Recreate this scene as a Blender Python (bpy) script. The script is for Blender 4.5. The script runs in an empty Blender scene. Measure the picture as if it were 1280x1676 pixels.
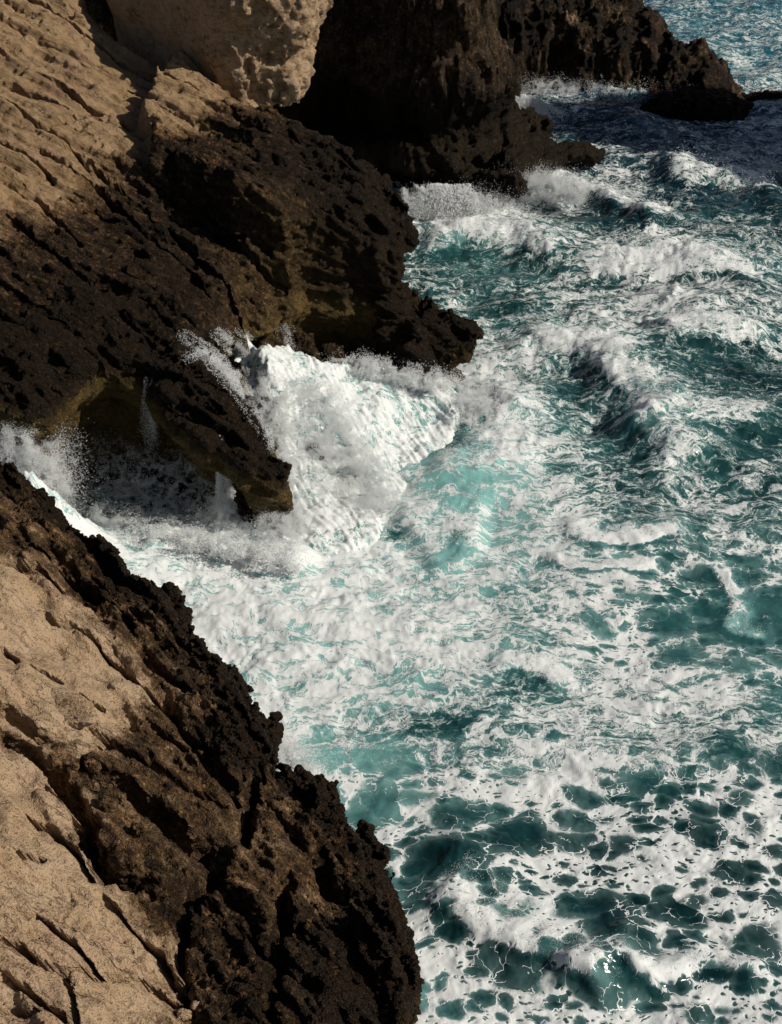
import bpy, math, random, time
import numpy as np
import openvdb as vdb

T0 = time.time()
rng = np.random.default_rng(7)
random.seed(7)
f32 = np.float32

# ------------------------------------------------------------------ camera
scene = bpy.context.scene
COL = scene.collection
CAM_H = 20.0
PITCH = math.radians(34.0)          # looking down
FPX = 2302.0                        # focal length in photo pixels (1280 x 1676)
cd = bpy.data.cameras.new('camera')
cam = bpy.data.objects.new('camera', cd)
COL.objects.link(cam)
cam.location = (0, 0, CAM_H)
cam.rotation_euler = (math.pi / 2 - PITCH, 0, 0)
cd.sensor_fit = 'VERTICAL'
cd.sensor_height = 24.0
cd.lens = 24.0 * FPX / 1676.0
cd.clip_start = 0.1
cd.clip_end = 6000.0
scene.camera = cam

# ------------------------------------------------------------------ sky, sun, exposure
SUN_AZ = math.radians(-12.0)        # from +X towards +Y (to the right, a little behind)
SUN_EL = math.radians(37.0)
sun_vec = np.array([math.cos(SUN_EL) * math.cos(SUN_AZ), math.cos(SUN_EL) * math.sin(SUN_AZ), math.sin(SUN_EL)])
world = bpy.data.worlds.new('World')
scene.world = world
world.use_nodes = True
wn = world.node_tree
bg = wn.nodes['Background']
sky = wn.nodes.new('ShaderNodeTexSky')
sky.sky_type = 'NISHITA'
sky.sun_disc = False
sky.sun_elevation = SUN_EL
sky.sun_rotation = math.pi / 2 - SUN_AZ
wn.links.new(sky.outputs[0], bg.inputs[0])
bg.inputs[1].default_value = 0.05
sl = bpy.data.lights.new('sun', 'SUN')
sl.energy = 5.0
sl.angle = math.radians(0.5)
sl.color = (1.0, 0.93, 0.82)
so = bpy.data.objects.new('sun', sl)
COL.objects.link(so)
from mathutils import Vector
so.rotation_euler = Vector(sun_vec).to_track_quat('Z', 'Y').to_euler()
so.location = (40, 10, 40)
scene.view_settings.view_transform = 'Standard'
scene.view_settings.look = 'None'
scene.view_settings.exposure = -0.22
scene.view_settings.gamma = 1.0
scene.cycles.use_denoising = True
scene.cycles.max_bounces = 6
scene.cycles.transparent_max_bounces = 8

# ------------------------------------------------------------------ pixel helpers
CP, SP = math.cos(PITCH), math.sin(PITCH)


def ray(px, py):
    a = (np.asarray(px, float) - 640.0) / FPX
    b = (838.0 - np.asarray(py, float)) / FPX
    return np.stack([a, CP + b * SP, -SP + b * CP], -1)


def P(px, py, z=0.0):
    """point on the level z seen at photo pixel px, py"""
    d = ray(px, py)
    t = (z - CAM_H) / d[..., 2]
    r = d * t[..., None]
    r[..., 2] += CAM_H
    return r


def PY(px, py, y):
    d = ray(px, py)
    t = y / d[..., 1]
    r = d * np.asarray(t)[..., None]
    r[..., 2] += CAM_H
    return r


def PP(pts, plane):
    """pixels onto a plane (n, p0)"""
    n, p0 = plane
    pts = np.asarray(pts, float)
    d = ray(pts[..., 0], pts[..., 1])
    t = (n @ (p0 - np.array([0, 0, CAM_H]))) / (d @ n)
    r = d * t[..., None]
    r[..., 2] += CAM_H
    return r


def to_px(x, y, z):
    dz = z - CAM_H
    depth = y * CP - dz * SP
    up = y * SP + dz * CP
    return 640 + FPX * x / depth, 838 - FPX * up / depth


def plane3(a, b, c):
    n = np.cross(b - a, c - a)
    n /= np.linalg.norm(n)
    if n[2] < 0:
        n = -n
    return n, a


# ------------------------------------------------------------------ noise (numpy)
_G = np.array([[1, 1, 0], [-1, 1, 0], [1, -1, 0], [-1, -1, 0], [1, 0, 1], [-1, 0, 1], [1, 0, -1], [-1, 0, -1],
               [0, 1, 1], [0, -1, 1], [0, 1, -1], [0, -1, -1], [1, 1, 0], [-1, 1, 0], [0, -1, 1], [0, -1, -1]], f32)


def _hash(ix, iy, iz, seed):
    h = (ix * np.int64(374761393) + iy * np.int64(668265263) + iz * np.int64(2147483647 // 3) + np.int64(seed * 974634777)) & 0xffffffff
    h = ((h ^ (h >> 13)) * 1274126177) & 0xffffffff
    return h ^ (h >> 16)


def perlin(p, seed=0):
    """p (N,3) -> (N,) about -1..1"""
    p = np.asarray(p, f32)
    i = np.floor(p)
    f = p - i
    i = i.astype(np.int64)
    u = f * f * f * (f * (f * 6 - 15) + 10)
    out = 0
    for dx in (0, 1):
        wx = u[:, 0] if dx else 1 - u[:, 0]
        for dy in (0, 1):
            wy = u[:, 1] if dy else 1 - u[:, 1]
            for dz in (0, 1):
                wz = u[:, 2] if dz else 1 - u[:, 2]
                g = _G[_hash(i[:, 0] + dx, i[:, 1] + dy, i[:, 2] + dz, seed) & 15]
                d = g[:, 0] * (f[:, 0] - dx) + g[:, 1] * (f[:, 1] - dy) + g[:, 2] * (f[:, 2] - dz)
                out = out + wx * wy * wz * d
    return out.astype(f32)


def fbm(p, octv=4, seed=0, gain=0.5, lac=2.03, ridged=False):
    s, a = 0.0, 1.0
    p = np.asarray(p, f32)
    for k in range(octv):
        n = perlin(p, seed + k * 17)
        if ridged:
            n = 1 - 2 * np.abs(n) * 1.4
        s = s + a * n
        a *= gain
        p = p * lac
    return s


def worley(p, seed=0, jit=1.0):
    """3D: F1, F2"""
    p = np.asarray(p, f32)
    i = np.floor(p)
    f = p - i
    i = i.astype(np.int64)
    f1 = np.full(len(p), 9, f32)
    f2 = f1.copy()
    for dx in (-1, 0, 1):
        for dy in (-1, 0, 1):
            for dz in (-1, 0, 1):
                h = _hash(i[:, 0] + dx, i[:, 1] + dy, i[:, 2] + dz, seed)
                ox = ((h & 1023) / 1023.0).astype(f32)
                oy = (((h >> 10) & 1023) / 1023.0).astype(f32)
                oz = (((h >> 20) & 1023) / 1023.0).astype(f32)
                d = np.sqrt((dx + ox * jit - f[:, 0]) ** 2 + (dy + oy * jit - f[:, 1]) ** 2 + (dz + oz * jit - f[:, 2]) ** 2)
                f2 = np.minimum(f2, np.maximum(f1, d))
                f1 = np.minimum(f1, d)
    return f1, f2


def blocks(p, seed=0):
    """random value of the nearest cell and distance to its border: broken blocks"""
    p = np.asarray(p, f32)
    i = np.floor(p)
    f = p - i
    i = i.astype(np.int64)
    f1 = np.full(len(p), 9, f32); f2 = f1.copy()
    val = np.zeros(len(p), f32)
    for dx in (-1, 0, 1):
        for dy in (-1, 0, 1):
            h = _hash(i[:, 0] + dx, i[:, 1] + dy, i[:, 0] * 0, seed)
            d = np.sqrt((dx + (h & 1023) / 1023.0 - f[:, 0]) ** 2 + (dy + ((h >> 10) & 1023) / 1023.0 - f[:, 1]) ** 2).astype(f32)
            f2 = np.minimum(f2, np.maximum(f1, d))
            m = d < f1
            f1 = np.where(m, d, f1)
            val = np.where(m, ((h >> 20) & 1023) / 1023.0, val)
    return val * 2 - 1, f2 - f1


def sst(a, b, x):
    t = np.clip((x - a) / (b - a), 0, 1)
    return t * t * (3 - 2 * t)


def poly_sd(poly, X, Y):
    """signed distance to a closed polygon, negative inside"""
    poly = np.asarray(poly, f32)[:, :2]
    d = np.full(X.shape, 1e9, f32)
    ins = np.zeros(X.shape, bool)
    n = len(poly)
    for k in range(n):
        a, b = poly[k], poly[(k + 1) % n]
        e = b - a
        wx, wy = X - a[0], Y - a[1]
        t = np.clip((wx * e[0] + wy * e[1]) / (e @ e + 1e-9), 0, 1)
        d = np.minimum(d, (wx - e[0] * t) ** 2 + (wy - e[1] * t) ** 2)
        c = (a[1] > Y) != (b[1] > Y)
        ins ^= c & (X < (b[0] - a[0]) * (Y - a[1]) / (b[1] - a[1] + 1e-12) + a[0])
    d = np.sqrt(d)
    return np.where(ins, -d, d).astype(f32)


def line_d(line, X, Y):
    """distance to an open polyline and parameter 0..1 along it"""
    line = np.asarray(line, f32)[:, :2]
    d = np.full(X.shape, 1e9, f32)
    tt = np.zeros(X.shape, f32)
    n = len(line) - 1
    for k in range(n):
        a, b = line[k], line[k + 1]
        e = b - a
        wx, wy = X - a[0], Y - a[1]
        t = np.clip((wx * e[0] + wy * e[1]) / (e @ e + 1e-9), 0, 1)
        q = (wx - e[0] * t) ** 2 + (wy - e[1] * t) ** 2
        m = q < d
        d = np.where(m, q, d)
        tt = np.where(m, (k + t) / n, tt)
    return np.sqrt(d), tt


def smax(a, b, k):
    h = np.clip(0.5 + 0.5 * (a - b) / k, 0, 1)
    return b + (a - b) * h + k * h * (1 - h)


def smin(a, b, k):
    return -smax(-a, -b, k)


# ------------------------------------------------------------------ mesh helpers
def mesh_from(name, V, F, mat, attrs=None, smooth=True):
    V = np.ascontiguousarray(V, f32)
    F = np.ascontiguousarray(F, np.int32)
    me = bpy.data.meshes.new(name)
    me.vertices.add(len(V))
    me.vertices.foreach_set('co', V.ravel())
    k = F.shape[1]
    me.loops.add(F.size)
    me.loops.foreach_set('vertex_index', F.ravel())
    me.polygons.add(len(F))
    me.polygons.foreach_set('loop_start', np.arange(0, F.size, k, dtype=np.int32))
    me.polygons.foreach_set('loop_total', np.full(len(F), k, np.int32))
    if smooth:
        me.polygons.foreach_set('use_smooth', np.ones(len(F), bool))
    for an, av in (attrs or {}).items():
        at = me.attributes.new(an, 'FLOAT', 'POINT')
        at.data.foreach_set('value', np.ascontiguousarray(av, f32))
    me.update(calc_edges=True)
    me.materials.append(mat)
    o = bpy.data.objects.new(name, me)
    COL.objects.link(o)
    return o


def vnormals(V, F):
    N = np.zeros_like(V)
    a, b, c, d = (V[F[:, k]] for k in range(4))
    fn = np.cross(c - a, d - b)
    for ax in range(3):
        s = np.zeros(len(V))
        for k in range(4):
            s += np.bincount(F[:, k], fn[:, ax], len(V))
        N[:, ax] = s
    return N / (np.linalg.norm(N, axis=1, keepdims=True) + 1e-9)


def subdivide(V, F):
    """each quad into four"""
    n = len(V)
    E = np.stack([F, np.roll(F, -1, 1)], -1).reshape(-1, 2)
    E = np.sort(E, 1)
    key = E[:, 0].astype(np.int64) * n + E[:, 1]
    uk, inv = np.unique(key, return_inverse=True)
    mid = (V[uk // n] + V[uk % n]) * 0.5
    cen = V[F].mean(1)
    ei = inv.reshape(-1, 4) + n
    ci = np.arange(len(F)) + n + len(uk)
    V2 = np.concatenate([V, mid, cen])
    q = [np.stack([F[:, k], ei[:, k], ci, ei[:, (k + 3) % 4]], 1) for k in range(4)]
    return V2, np.concatenate(q)


def compact(V, F, keep):
    F = F[keep]
    used = np.zeros(len(V), bool)
    used[F.ravel()] = True
    idx = np.cumsum(used) - 1
    return V[used], idx[F]


def drop_islands(V, F, frac=0.05):
    """keep only pieces joined to a large body"""
    lab = np.arange(len(V))
    for _ in range(200):
        m = lab[F].min(1)
        new = lab.copy()
        for k in range(4):
            np.minimum.at(new, F[:, k], m)
        new = np.minimum(new, new[new])
        new = new[new]
        if (new == lab).all():
            break
        lab = new
    cnt = np.bincount(lab, minlength=len(V))
    big = cnt > frac * len(V)
    return compact(V, F, big[lab[F[:, 0]]])


def upnoise(shape_xyz, lo, vox, scale, seed, octv=2, step=6, ridged=False, stretch=(1, 1, 1)):
    """low frequency noise on a coarse lattice, trilinearly spread over the voxel grid"""
    n = [s // step + 2 for s in shape_xyz]
    ax = [lo[k] + np.arange(n[k]) * vox * step for k in range(3)]
    g = np.stack(np.meshgrid(*ax, indexing='ij'), -1).reshape(-1, 3) * np.array(stretch) / scale
    a = np.asarray(fbm(g, octv, seed, ridged=ridged), f32).reshape(n)
    for k in range(3):
        pos = np.arange(shape_xyz[k]) / step
        i = pos.astype(int)
        f = (pos - i).astype(f32)
        sh = [1, 1, 1]
        sh[k] = -1
        f = f.reshape(sh)
        a = np.take(a, i, k) * (1 - f) + np.take(a, i + 1, k) * f
    return a


def polygonise(S, lo, vox):
    g = vdb.FloatGrid()
    g.background = 5.0
    g.copyFromArray(np.ascontiguousarray(S, f32))
    pts, tri, quad = g.convertToPolygons(0.0, 0.0)
    V = pts * vox + np.asarray(lo)
    return V.astype(np.float64), quad.astype(np.int64)


def grid3(lo, hi, vox):
    ax = [np.arange(lo[k], hi[k], vox, dtype=f32) for k in range(3)]
    X, Y = np.meshgrid(ax[0], ax[1], indexing='ij')
    return X, Y, ax[2], (len(ax[0]), len(ax[1]), len(ax[2]))


def stretch_uv(V, dirs, sc):
    """coordinates along given unit directions divided by their scales"""
    return np.stack([V @ np.asarray(d, float) / s for d, s in zip(dirs, sc)], 1)


def frame_keep(V, F, mx=260, my=200):
    c = V[F].mean(1)
    px, py = to_px(c[:, 0], c[:, 1], c[:, 2])
    return (px > -mx) & (px < 1280 + mx) & (py > -my) & (py < 1676 + my) & (c[:, 2] > -0.45)


# ------------------------------------------------------------------ node helpers
def new_mat(name):
    m = bpy.data.materials.new(name)
    m.use_nodes = True
    nt = m.node_tree
    return m, nt, nt.nodes['Principled BSDF']


class N:
    def __init__(s, nt):
        s.nt = nt

    def node(s, t, **kw):
        n = s.nt.nodes.new(t)
        for k, v in kw.items():
            setattr(n, k, v)
        return n

    def link(s, a, b):
        s.nt.links.new(a, b)

    def put(s, inp, v):
        if isinstance(v, (int, float)):
            inp.default_value = v
        elif isinstance(v, tuple):
            inp.default_value = v if len(v) == len(inp.default_value) else tuple(v) + (1,)
        else:
            s.link(v, inp)

    def math(s, op, a, b=None, c=None, clamp=False):
        n = s.node('ShaderNodeMath', operation=op, use_clamp=clamp)
        s.put(n.inputs[0], a)
        if b is not None:
            s.put(n.inputs[1], b)
        if c is not None:
            s.put(n.inputs[2], c)
        return n.outputs[0]

    def vmath(s, op, a, b=None, scale=None):
        n = s.node('ShaderNodeVectorMath', operation=op)
        s.put(n.inputs[0], a)
        if b is not None:
            s.put(n.inputs[1], b)
        if scale is not None:
            s.put(n.inputs['Scale'], scale)
        return n.outputs[0]

    def attr(s, name):
        return s.node('ShaderNodeAttribute', attribute_name=name).outputs['Fac']

    def geo(s, out='Position'):
        return s.node('ShaderNodeNewGeometry').outputs[out]

    def noise(s, vec, scale, detail=3, rough=0.55, out='Fac', dist=0.0):
        n = s.node('ShaderNodeTexNoise')
        s.put(n.inputs['Vector'], vec)
        s.put(n.inputs['Scale'], scale)
        n.inputs['Detail'].default_value = detail
        n.inputs['Roughness'].default_value = rough
        n.inputs['Distortion'].default_value = dist
        return n.outputs[out]

    def voro(s, vec, scale, feature='F1', out='Distance', rnd=1.0, smooth=None):
        n = s.node('ShaderNodeTexVoronoi', feature=feature)
        s.put(n.inputs['Vector'], vec)
        s.put(n.inputs['Scale'], scale)
        n.inputs['Randomness'].default_value = rnd
        if smooth is not None:
            n.inputs['Smoothness'].default_value = smooth
        return n.outputs[out]

    def ramp(s, fac, a, b, lo=0.0, hi=1.0, interp='SMOOTHSTEP'):
        n = s.node('ShaderNodeMapRange', interpolation_type=interp)
        s.put(n.inputs['Value'], fac)
        s.put(n.inputs['From Min'], a)
        s.put(n.inputs['From Max'], b)
        s.put(n.inputs['To Min'], lo)
        s.put(n.inputs['To Max'], hi)
        return n.outputs['Result']

    def mix(s, fac, a, b, blend='MIX'):
        n = s.node('ShaderNodeMix', data_type='RGBA', blend_type=blend)
        s.put(n.inputs['Factor'], fac)
        s.put(n.inputs['A'], a) if False else None
        ia = [i for i in n.inputs if i.name == 'A' and i.type == 'RGBA'][0]
        ib = [i for i in n.inputs if i.name == 'B' and i.type == 'RGBA'][0]
        s.put(ia, a)
        s.put(ib, b)
        return [o for o in n.outputs if o.type == 'RGBA'][0]

    def bump(s, h, strength, dist, normal=None):
        n = s.node('ShaderNodeBump')
        s.put(n.inputs['Height'], h)
        s.put(n.inputs['Strength'], strength)
        n.inputs['Distance'].default_value = dist
        if normal is not None:
            s.link(normal, n.inputs['Normal'])
        return n.outputs[0]


def rock_material(name, sdir=(1, 0, 0), ndir=(0, 0, 1), dark=(0.0165, 0.0098, 0.0046), brown=(0.130, 0.080, 0.040), tan=(0.49, 0.355, 0.228), wet=0.45, crack=0.4):
    m, nt, b = new_mat(name)
    g = N(nt)
    pos = g.geo()
    dry = g.attr('dry')
    moss = g.attr('moss')
    sdir = np.asarray(sdir, float); ndir = np.asarray(ndir, float)
    tdir = np.cross(ndir, sdir)
    def dot(v):
        n = g.node('ShaderNodeVectorMath', operation='DOT_PRODUCT')
        g.link(pos, n.inputs[0])
        n.inputs[1].default_value = tuple(v)
        return n.outputs['Value']
    cb = g.node('ShaderNodeCombineXYZ')
    g.link(g.math('MULTIPLY', dot(sdir), 0.30), cb.inputs[0])
    g.link(dot(tdir), cb.inputs[1])
    g.link(dot(ndir), cb.inputs[2])
    bed = cb.outputs[0]                          # coordinates drawn out along the bedding
    n1 = g.noise(pos, 1.3, 4, 0.6)
    n2 = g.noise(pos, 9.0, 4, 0.65)
    n3 = g.noise(pos, 38.0, 3, 0.6)
    st = g.noise(bed, 5.0, 6, 0.72)
    # fissures along the bedding and hairline cracks
    ck = g.math('ABSOLUTE', g.math('SUBTRACT', g.noise(bed, 1.7, 5, 0.6), 0.5))
    fis = g.math('MULTIPLY', g.ramp(ck, 0.0, 0.022, 1.0, 0.0), g.ramp(g.noise(pos, 0.9, 2, 0.5), 0.34, 0.54))
    ck2 = g.math('ABSOLUTE', g.math('SUBTRACT', g.noise(pos, 2.6, 5, 0.65), 0.5))
    hair = g.math('MULTIPLY', g.ramp(ck2, 0.0, 0.010, 1.0, 0.0), g.ramp(g.noise(pos, 1.7, 2, 0.5), 0.48, 0.66))
    crk = g.math('MAXIMUM', fis, g.math('MULTIPLY', hair, 0.10))
    crk = g.math('MULTIPLY', crk, crack)
    # broken edge between the dark splash zone and the dry rock
    d = g.math('ADD', dry, g.math('MULTIPLY', g.math('SUBTRACT', n2, 0.5), 0.55))
    d = g.math('ADD', d, g.math('MULTIPLY', g.math('SUBTRACT', n3, 0.5), 0.45))
    d = g.math('ADD', d, g.math('MULTIPLY', g.math('SUBTRACT', st, 0.5), 0.8))
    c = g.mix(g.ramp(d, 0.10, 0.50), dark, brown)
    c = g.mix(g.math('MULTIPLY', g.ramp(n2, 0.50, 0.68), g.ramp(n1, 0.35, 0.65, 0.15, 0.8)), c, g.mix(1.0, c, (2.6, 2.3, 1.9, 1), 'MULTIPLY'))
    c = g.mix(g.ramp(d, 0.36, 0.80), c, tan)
    c = g.mix(g.ramp(n1, 0.35, 0.7, 0.0, 0.5), c, g.mix(1.0, c, (0.84, 0.74, 0.62, 1), 'MULTIPLY'))
    c = g.mix(g.ramp(st, 0.5, 0.30, 0.0, 0.5), c, g.mix(1.0, c, (0.50, 0.42, 0.34, 1), 'MULTIPLY'))
    pk = g.noise(pos, 0.9, 3, 0.5)
    c = g.mix(g.math('MULTIPLY', g.ramp(pk, 0.54, 0.70), g.math('MULTIPLY', dry, 0.35)), c, (0.38, 0.23, 0.17))
    sp = g.math('MULTIPLY', g.ramp(g.noise(pos, 24.0, 3, 0.7), 0.56, 0.66), g.ramp(g.noise(pos, 2.2, 3, 0.6), 0.42, 0.64, 0.15, 0.9))
    c = g.mix(g.math('MULTIPLY', sp, 0.75), c, g.mix(1.0, c, (0.30, 0.24, 0.19, 1), 'MULTIPLY'))
    c = g.mix(g.math('MULTIPLY', crk, 0.85), c, g.mix(1.0, c, (0.16, 0.12, 0.09, 1), 'MULTIPLY'))
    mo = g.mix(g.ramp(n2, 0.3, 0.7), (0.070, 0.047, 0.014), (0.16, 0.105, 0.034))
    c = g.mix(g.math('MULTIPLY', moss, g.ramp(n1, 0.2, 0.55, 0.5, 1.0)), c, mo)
    g.link(c, b.inputs['Base Color'])
    r = g.ramp(g.math('ADD', dry, g.math('MULTIPLY', n2, 0.35)), 0.15, 0.75, wet, 0.9)
    g.link(r, b.inputs['Roughness'])
    b.inputs['Specular IOR Level'].default_value = 0.13
    v = g.voro(pos, 26.0)
    pit = g.ramp(g.noise(pos, 15.0, 4, 0.7), 0.42, 0.30, 0.0, 1.0)
    h = g.math('ADD', g.math('MULTIPLY', st, 2.0), g.math('MULTIPLY', n3, 0.45))
    h = g.math('SUBTRACT', h, g.math('MULTIPLY', pit, 0.5))
    h = g.math('SUBTRACT', h, g.math('MULTIPLY', crk, 1.0))
    h = g.math('ADD', h, g.math('MULTIPLY', v, g.ramp(dry, 0.2, 0.8, 0.45, 0.15)))
    g.link(g.bump(h, 1.0, 0.075), b.inputs['Normal'])
    return m


M_ROCK = rock_material('limestone', crack=0.25)


def structure(o):
    o['kind'] = 'structure'
    return o


def karst(V, Nn, dry, s=1.0, seed=0, sd=(1, 0, 0), el=2.0, pit=1.0):
    """small scale relief: ridges drawn out along sd, sharp pits in the splash zone, gentle grain on dry rock"""
    w = 1 - 0.85 * np.clip(dry, 0, 1)
    sd = np.asarray(sd, float)
    q = V / s
    al = (q @ sd)[:, None] * sd
    qe = q - al * (1 - 1 / el)
    ql = q - al * (1 - 1 / (2.2 * el))
    wr = np.stack([perlin(q * 1.1, seed + 5), perlin(q * 1.1 + 9, seed + 6), perlin(q * 1.1 + 19, seed + 7)], 1)
    wp = qe + 0.22 * wr
    f1, f2 = worley(wp * 4.8, seed)
    g1, g2 = worley(wp * 12.0, seed + 3)
    r = fbm((ql + 0.25 * wr) * 1.7, 5, seed + 11, gain=0.62, ridged=True)
    m = np.clip(0.45 + 1.3 * perlin(q * 0.55, seed + 40), 0.0, 1)
    k = 0.14 * (r - 0.9) * w + 0.09 * pit * (f1 - 0.8) * w * m + 0.045 * (g1 - 0.5) * w * (1.2 - m)
    k += 0.022 * fbm(q * 6.0, 3, seed + 29) * (0.4 + w)
    return k * s
# ------------------------------------------------------------------ rock planes
PL_A = plane3(P(680, 1600, 3.0), P(0, 770, 5.0), P(0, 1676, 6.5))
PL_B = plane3(P(780, 515, 2.5), P(450, 750, 2.7), P(0, 635, 4.6))


_a = PP([(86, 1015), (390, 1221)], PL_A)
_b = PP([(0, 250), (560, 560)], PL_B)
M_ROCK_A = rock_material('limestone_ledge', (_a[1] - _a[0]) / np.linalg.norm(_a[1] - _a[0]), PL_A[0])
M_ROCK_B = rock_material('limestone_promontory', (_b[1] - _b[0]) / np.linalg.norm(_b[1] - _b[0]), PL_B[0], dark=(0.0140, 0.0085, 0.0040), tan=(0.345, 0.236, 0.134))
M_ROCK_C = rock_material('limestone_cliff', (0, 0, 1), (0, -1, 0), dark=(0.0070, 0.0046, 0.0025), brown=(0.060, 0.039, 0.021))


def raised(pl, h):
    return pl[0], pl[1] + pl[0] * h


def groove(X, Y, px, plane, width, depth, jag=0.0):
    L = PP(px, plane)
    d, t = line_d(L, X, Y)
    return depth * sst(width * 1.05, width * 0.72, d) * np.clip(np.minimum(t, 1 - t) * 9 + 0.15, 0, 1)


def beds(XY, s, t, pitch, amp, seed):
    """outcropping beds: small scarps along s that face away from the sun side t"""
    if t[0] < 0:
        t = -t
    q = XY @ t / pitch + 0.9 * fbm(stretch_uv(XY, (s, t, (0, 0, 1)), (pitch * 9, pitch * 2.6, 1)), 3, seed) + 0.07 * perlin(XY / 0.35, seed + 5)
    i = np.floor(q)
    f = q - i
    a = np.abs(perlin(stretch_uv(XY, (s, t, (0, 0, 1)), (pitch * 10, pitch * 1.3, 1)) + 3.3, seed + 9)) * 2.2
    prof = np.where(f < 0.10, f / 0.10, 1 - (f - 0.10) / 0.90)
    return amp * np.clip(a, 0.05, 1) * (prof - 0.5)


# ---- foreground ledge
def build_ledge():
    vox = 0.064
    lip = [(-260, 640), (-120, 700), (0, 768), (60, 800), (100, 828), (150, 880), (195, 905), (215, 930), (228, 972), (240, 972), (244, 950), (257, 944), (266, 966),
           (278, 962), (296, 972), (303, 992), (302, 1012), (330, 1042), (362, 1082), (384, 1080), (398, 1110), (402, 1138), (418, 1165), (436, 1166), (455, 1174),
           (440, 1184), (422, 1188), (428, 1225), (432, 1252), (462, 1248), (490, 1262), (508, 1290), (522, 1280), (540, 1296), (556, 1325), (580, 1362),
           (588, 1350), (606, 1358), (620, 1392), (640, 1420), (660, 1480), (664, 1510), (676, 1540), (682, 1572), (672, 1640), (600, 1622), (640, 1668), (690, 1740), (700, 1900)]
    L = PP(lip, PL_A)[:, :2]
    poly = np.concatenate([L, [[0.5, 3], [-16, 3], [-16, 34]]])
    lo = np.array([-9.5, 6.8, -0.6]); hi = np.array([1.2, 27.0, 8.6])
    X, Y, Z, shp = grid3(lo, hi, vox)
    n, p0 = PL_A
    # jagged rim
    XY = np.stack([X.ravel(), Y.ravel(), np.zeros(X.size)], 1)
    j = fbm(XY / 0.45, 3, 3).reshape(X.shape)
    d2 = poly_sd(poly, X, Y) + 0.07 * j - 0.09 * fbm(XY / 0.40, 3, 8, ridged=True).reshape(X.shape) + 0.02
    # bedding relief
    s_dir = (L[-6] - L[2]); s_dir = np.append(s_dir / np.linalg.norm(s_dir), 0)
    t_dir = np.array([-s_dir[1], s_dir[0], 0])
    uv = stretch_uv(XY, (s_dir, t_dir, (0, 0, 1)), (3.4, 0.62, 1))
    inl = np.clip(-d2 / 3.0, 0, 1)
    rel = 0.20 * fbm(uv, 4, 21, ridged=True, gain=0.55).reshape(X.shape) * (1.15 - 0.95 * sst(0.35, 1.0, inl))
    rel += 0.22 * fbm(XY / 1.7, 3, 31).reshape(X.shape)
    bl = worley(stretch_uv(XY, (s_dir, t_dir, (0, 0, 1)), (0.55, 0.3, 1)) + 0.25 * np.stack([j.ravel()] * 3, 1), 5)
    crackz = np.exp(-((bl[1] - bl[0]) / 0.10) ** 2).reshape(X.shape)
    zone = np.clip(sst(0.62, 0.12, inl) + 0.75 * sst(14.6, 12.6, Y + 0.35 * j), 0, 1) * sst(1.1, 0.75, inl)
    bv, be = blocks(stretch_uv(XY, (s_dir, t_dir, (0, 0, 1)), (1.25, 0.42, 1))[:, :2] @ np.eye(2, 3) + 0.22 * np.stack([j.ravel(), -j.ravel(), j.ravel()], 1), 12)
    rel += (0.13 * bv * sst(0.0, 0.10, be)).reshape(X.shape) * (0.25 + 0.75 * zone) - 0.12 * np.exp(-(be / 0.07) ** 2).reshape(X.shape) * (0.2 + 0.8 * zone)
    bv, be = blocks(stretch_uv(XY, (s_dir, t_dir, (0, 0, 1)), (0.5, 0.19, 1))[:, :2] @ np.eye(2, 3) + 0.2 * np.stack([j.ravel(), j.ravel(), j.ravel()], 1), 14)
    rel += (0.06 * bv).reshape(X.shape) * zone
    rel -= 0.06 * crackz * zone
    rel += (beds(XY, s_dir, t_dir, 0.75, 0.26, 51) + beds(XY, s_dir, t_dir, 0.31, 0.08, 57)).reshape(X.shape) * (0.45 + 0.55 * zone)
    rel -= 0.35 * sst(0.55, 0.0, -d2)                     # rounded brow
    G = []
    def gr(px, w, dp):
        nonlocal rel
        G.append((px, w, dp))
        wv = 1.0 + 0.5 * perlin(XY / 0.4, 61).reshape(X.shape)
        if w >= 0.1:
            rel = rel - groove(X + 0.05 * j, Y + 0.04 * j, px, PL_A, w * wv, dp * 1.3)
    gr([(70, 1000), (86, 1015), (124, 1030), (157, 1060), (202, 1101), (240, 1140)], 0.055, 0.35)
    gr([(230, 1130), (270, 1165), (300, 1200), (350, 1240)], 0.04, 0.3)
    gr([(30, 1330), (70, 1350), (120, 1400), (150, 1450)], 0.03, 0.3)
    gr([(160, 1470), (215, 1520), (250, 1555), (280, 1600)], 0.04, 0.3)
    gr([(100, 1583), (105, 1610), (115, 1650), (120, 1700)], 0.04, 0.3)
    gr([(140, 1190), (200, 1230), (290, 1290), (360, 1330)], 0.06, 0.4)
    gr([(250, 1200), (330, 1260), (390, 1320)], 0.05, 0.4)
    gr([(330, 1480), (400, 1530), (460, 1600), (520, 1640)], 0.07, 0.4)
    gr([(212, 1071), (255, 1105), (292, 1135), (326, 1172), (390, 1221), (430, 1275)], 0.15, 0.55)
    gr([(40, 905), (120, 960), (190, 1010), (215, 1050)], 0.09, 0.30)
    gr([(0, 1045), (30, 1079), (67, 1092), (100, 1110)], 0.05, 0.3)
    gr([(64, 1124), (124, 1139), (165, 1166)], 0.06, 0.35)
    gr([(-40, 905), (0, 925), (60, 950), (110, 985)], 0.05, 0.2)
    gr([(-30, 1135), (0, 1154), (37, 1184), (75, 1210), (131, 1220), (180, 1215)], 0.14, 0.60)
    gr([(-20, 1190), (50, 1232), (87, 1262), (112, 1295), (140, 1340), (152, 1400), (180, 1440), (250, 1470)], 0.17, 0.75)
    gr([(112, 1240), (180, 1270), (240, 1320), (300, 1370), (350, 1385)], 0.22, 0.55)
    gr([(10, 1487), (62, 1500), (105, 1532), (130, 1557), (155, 1590), (212, 1592), (250, 1607), (290, 1630)], 0.045, 0.5)
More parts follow.
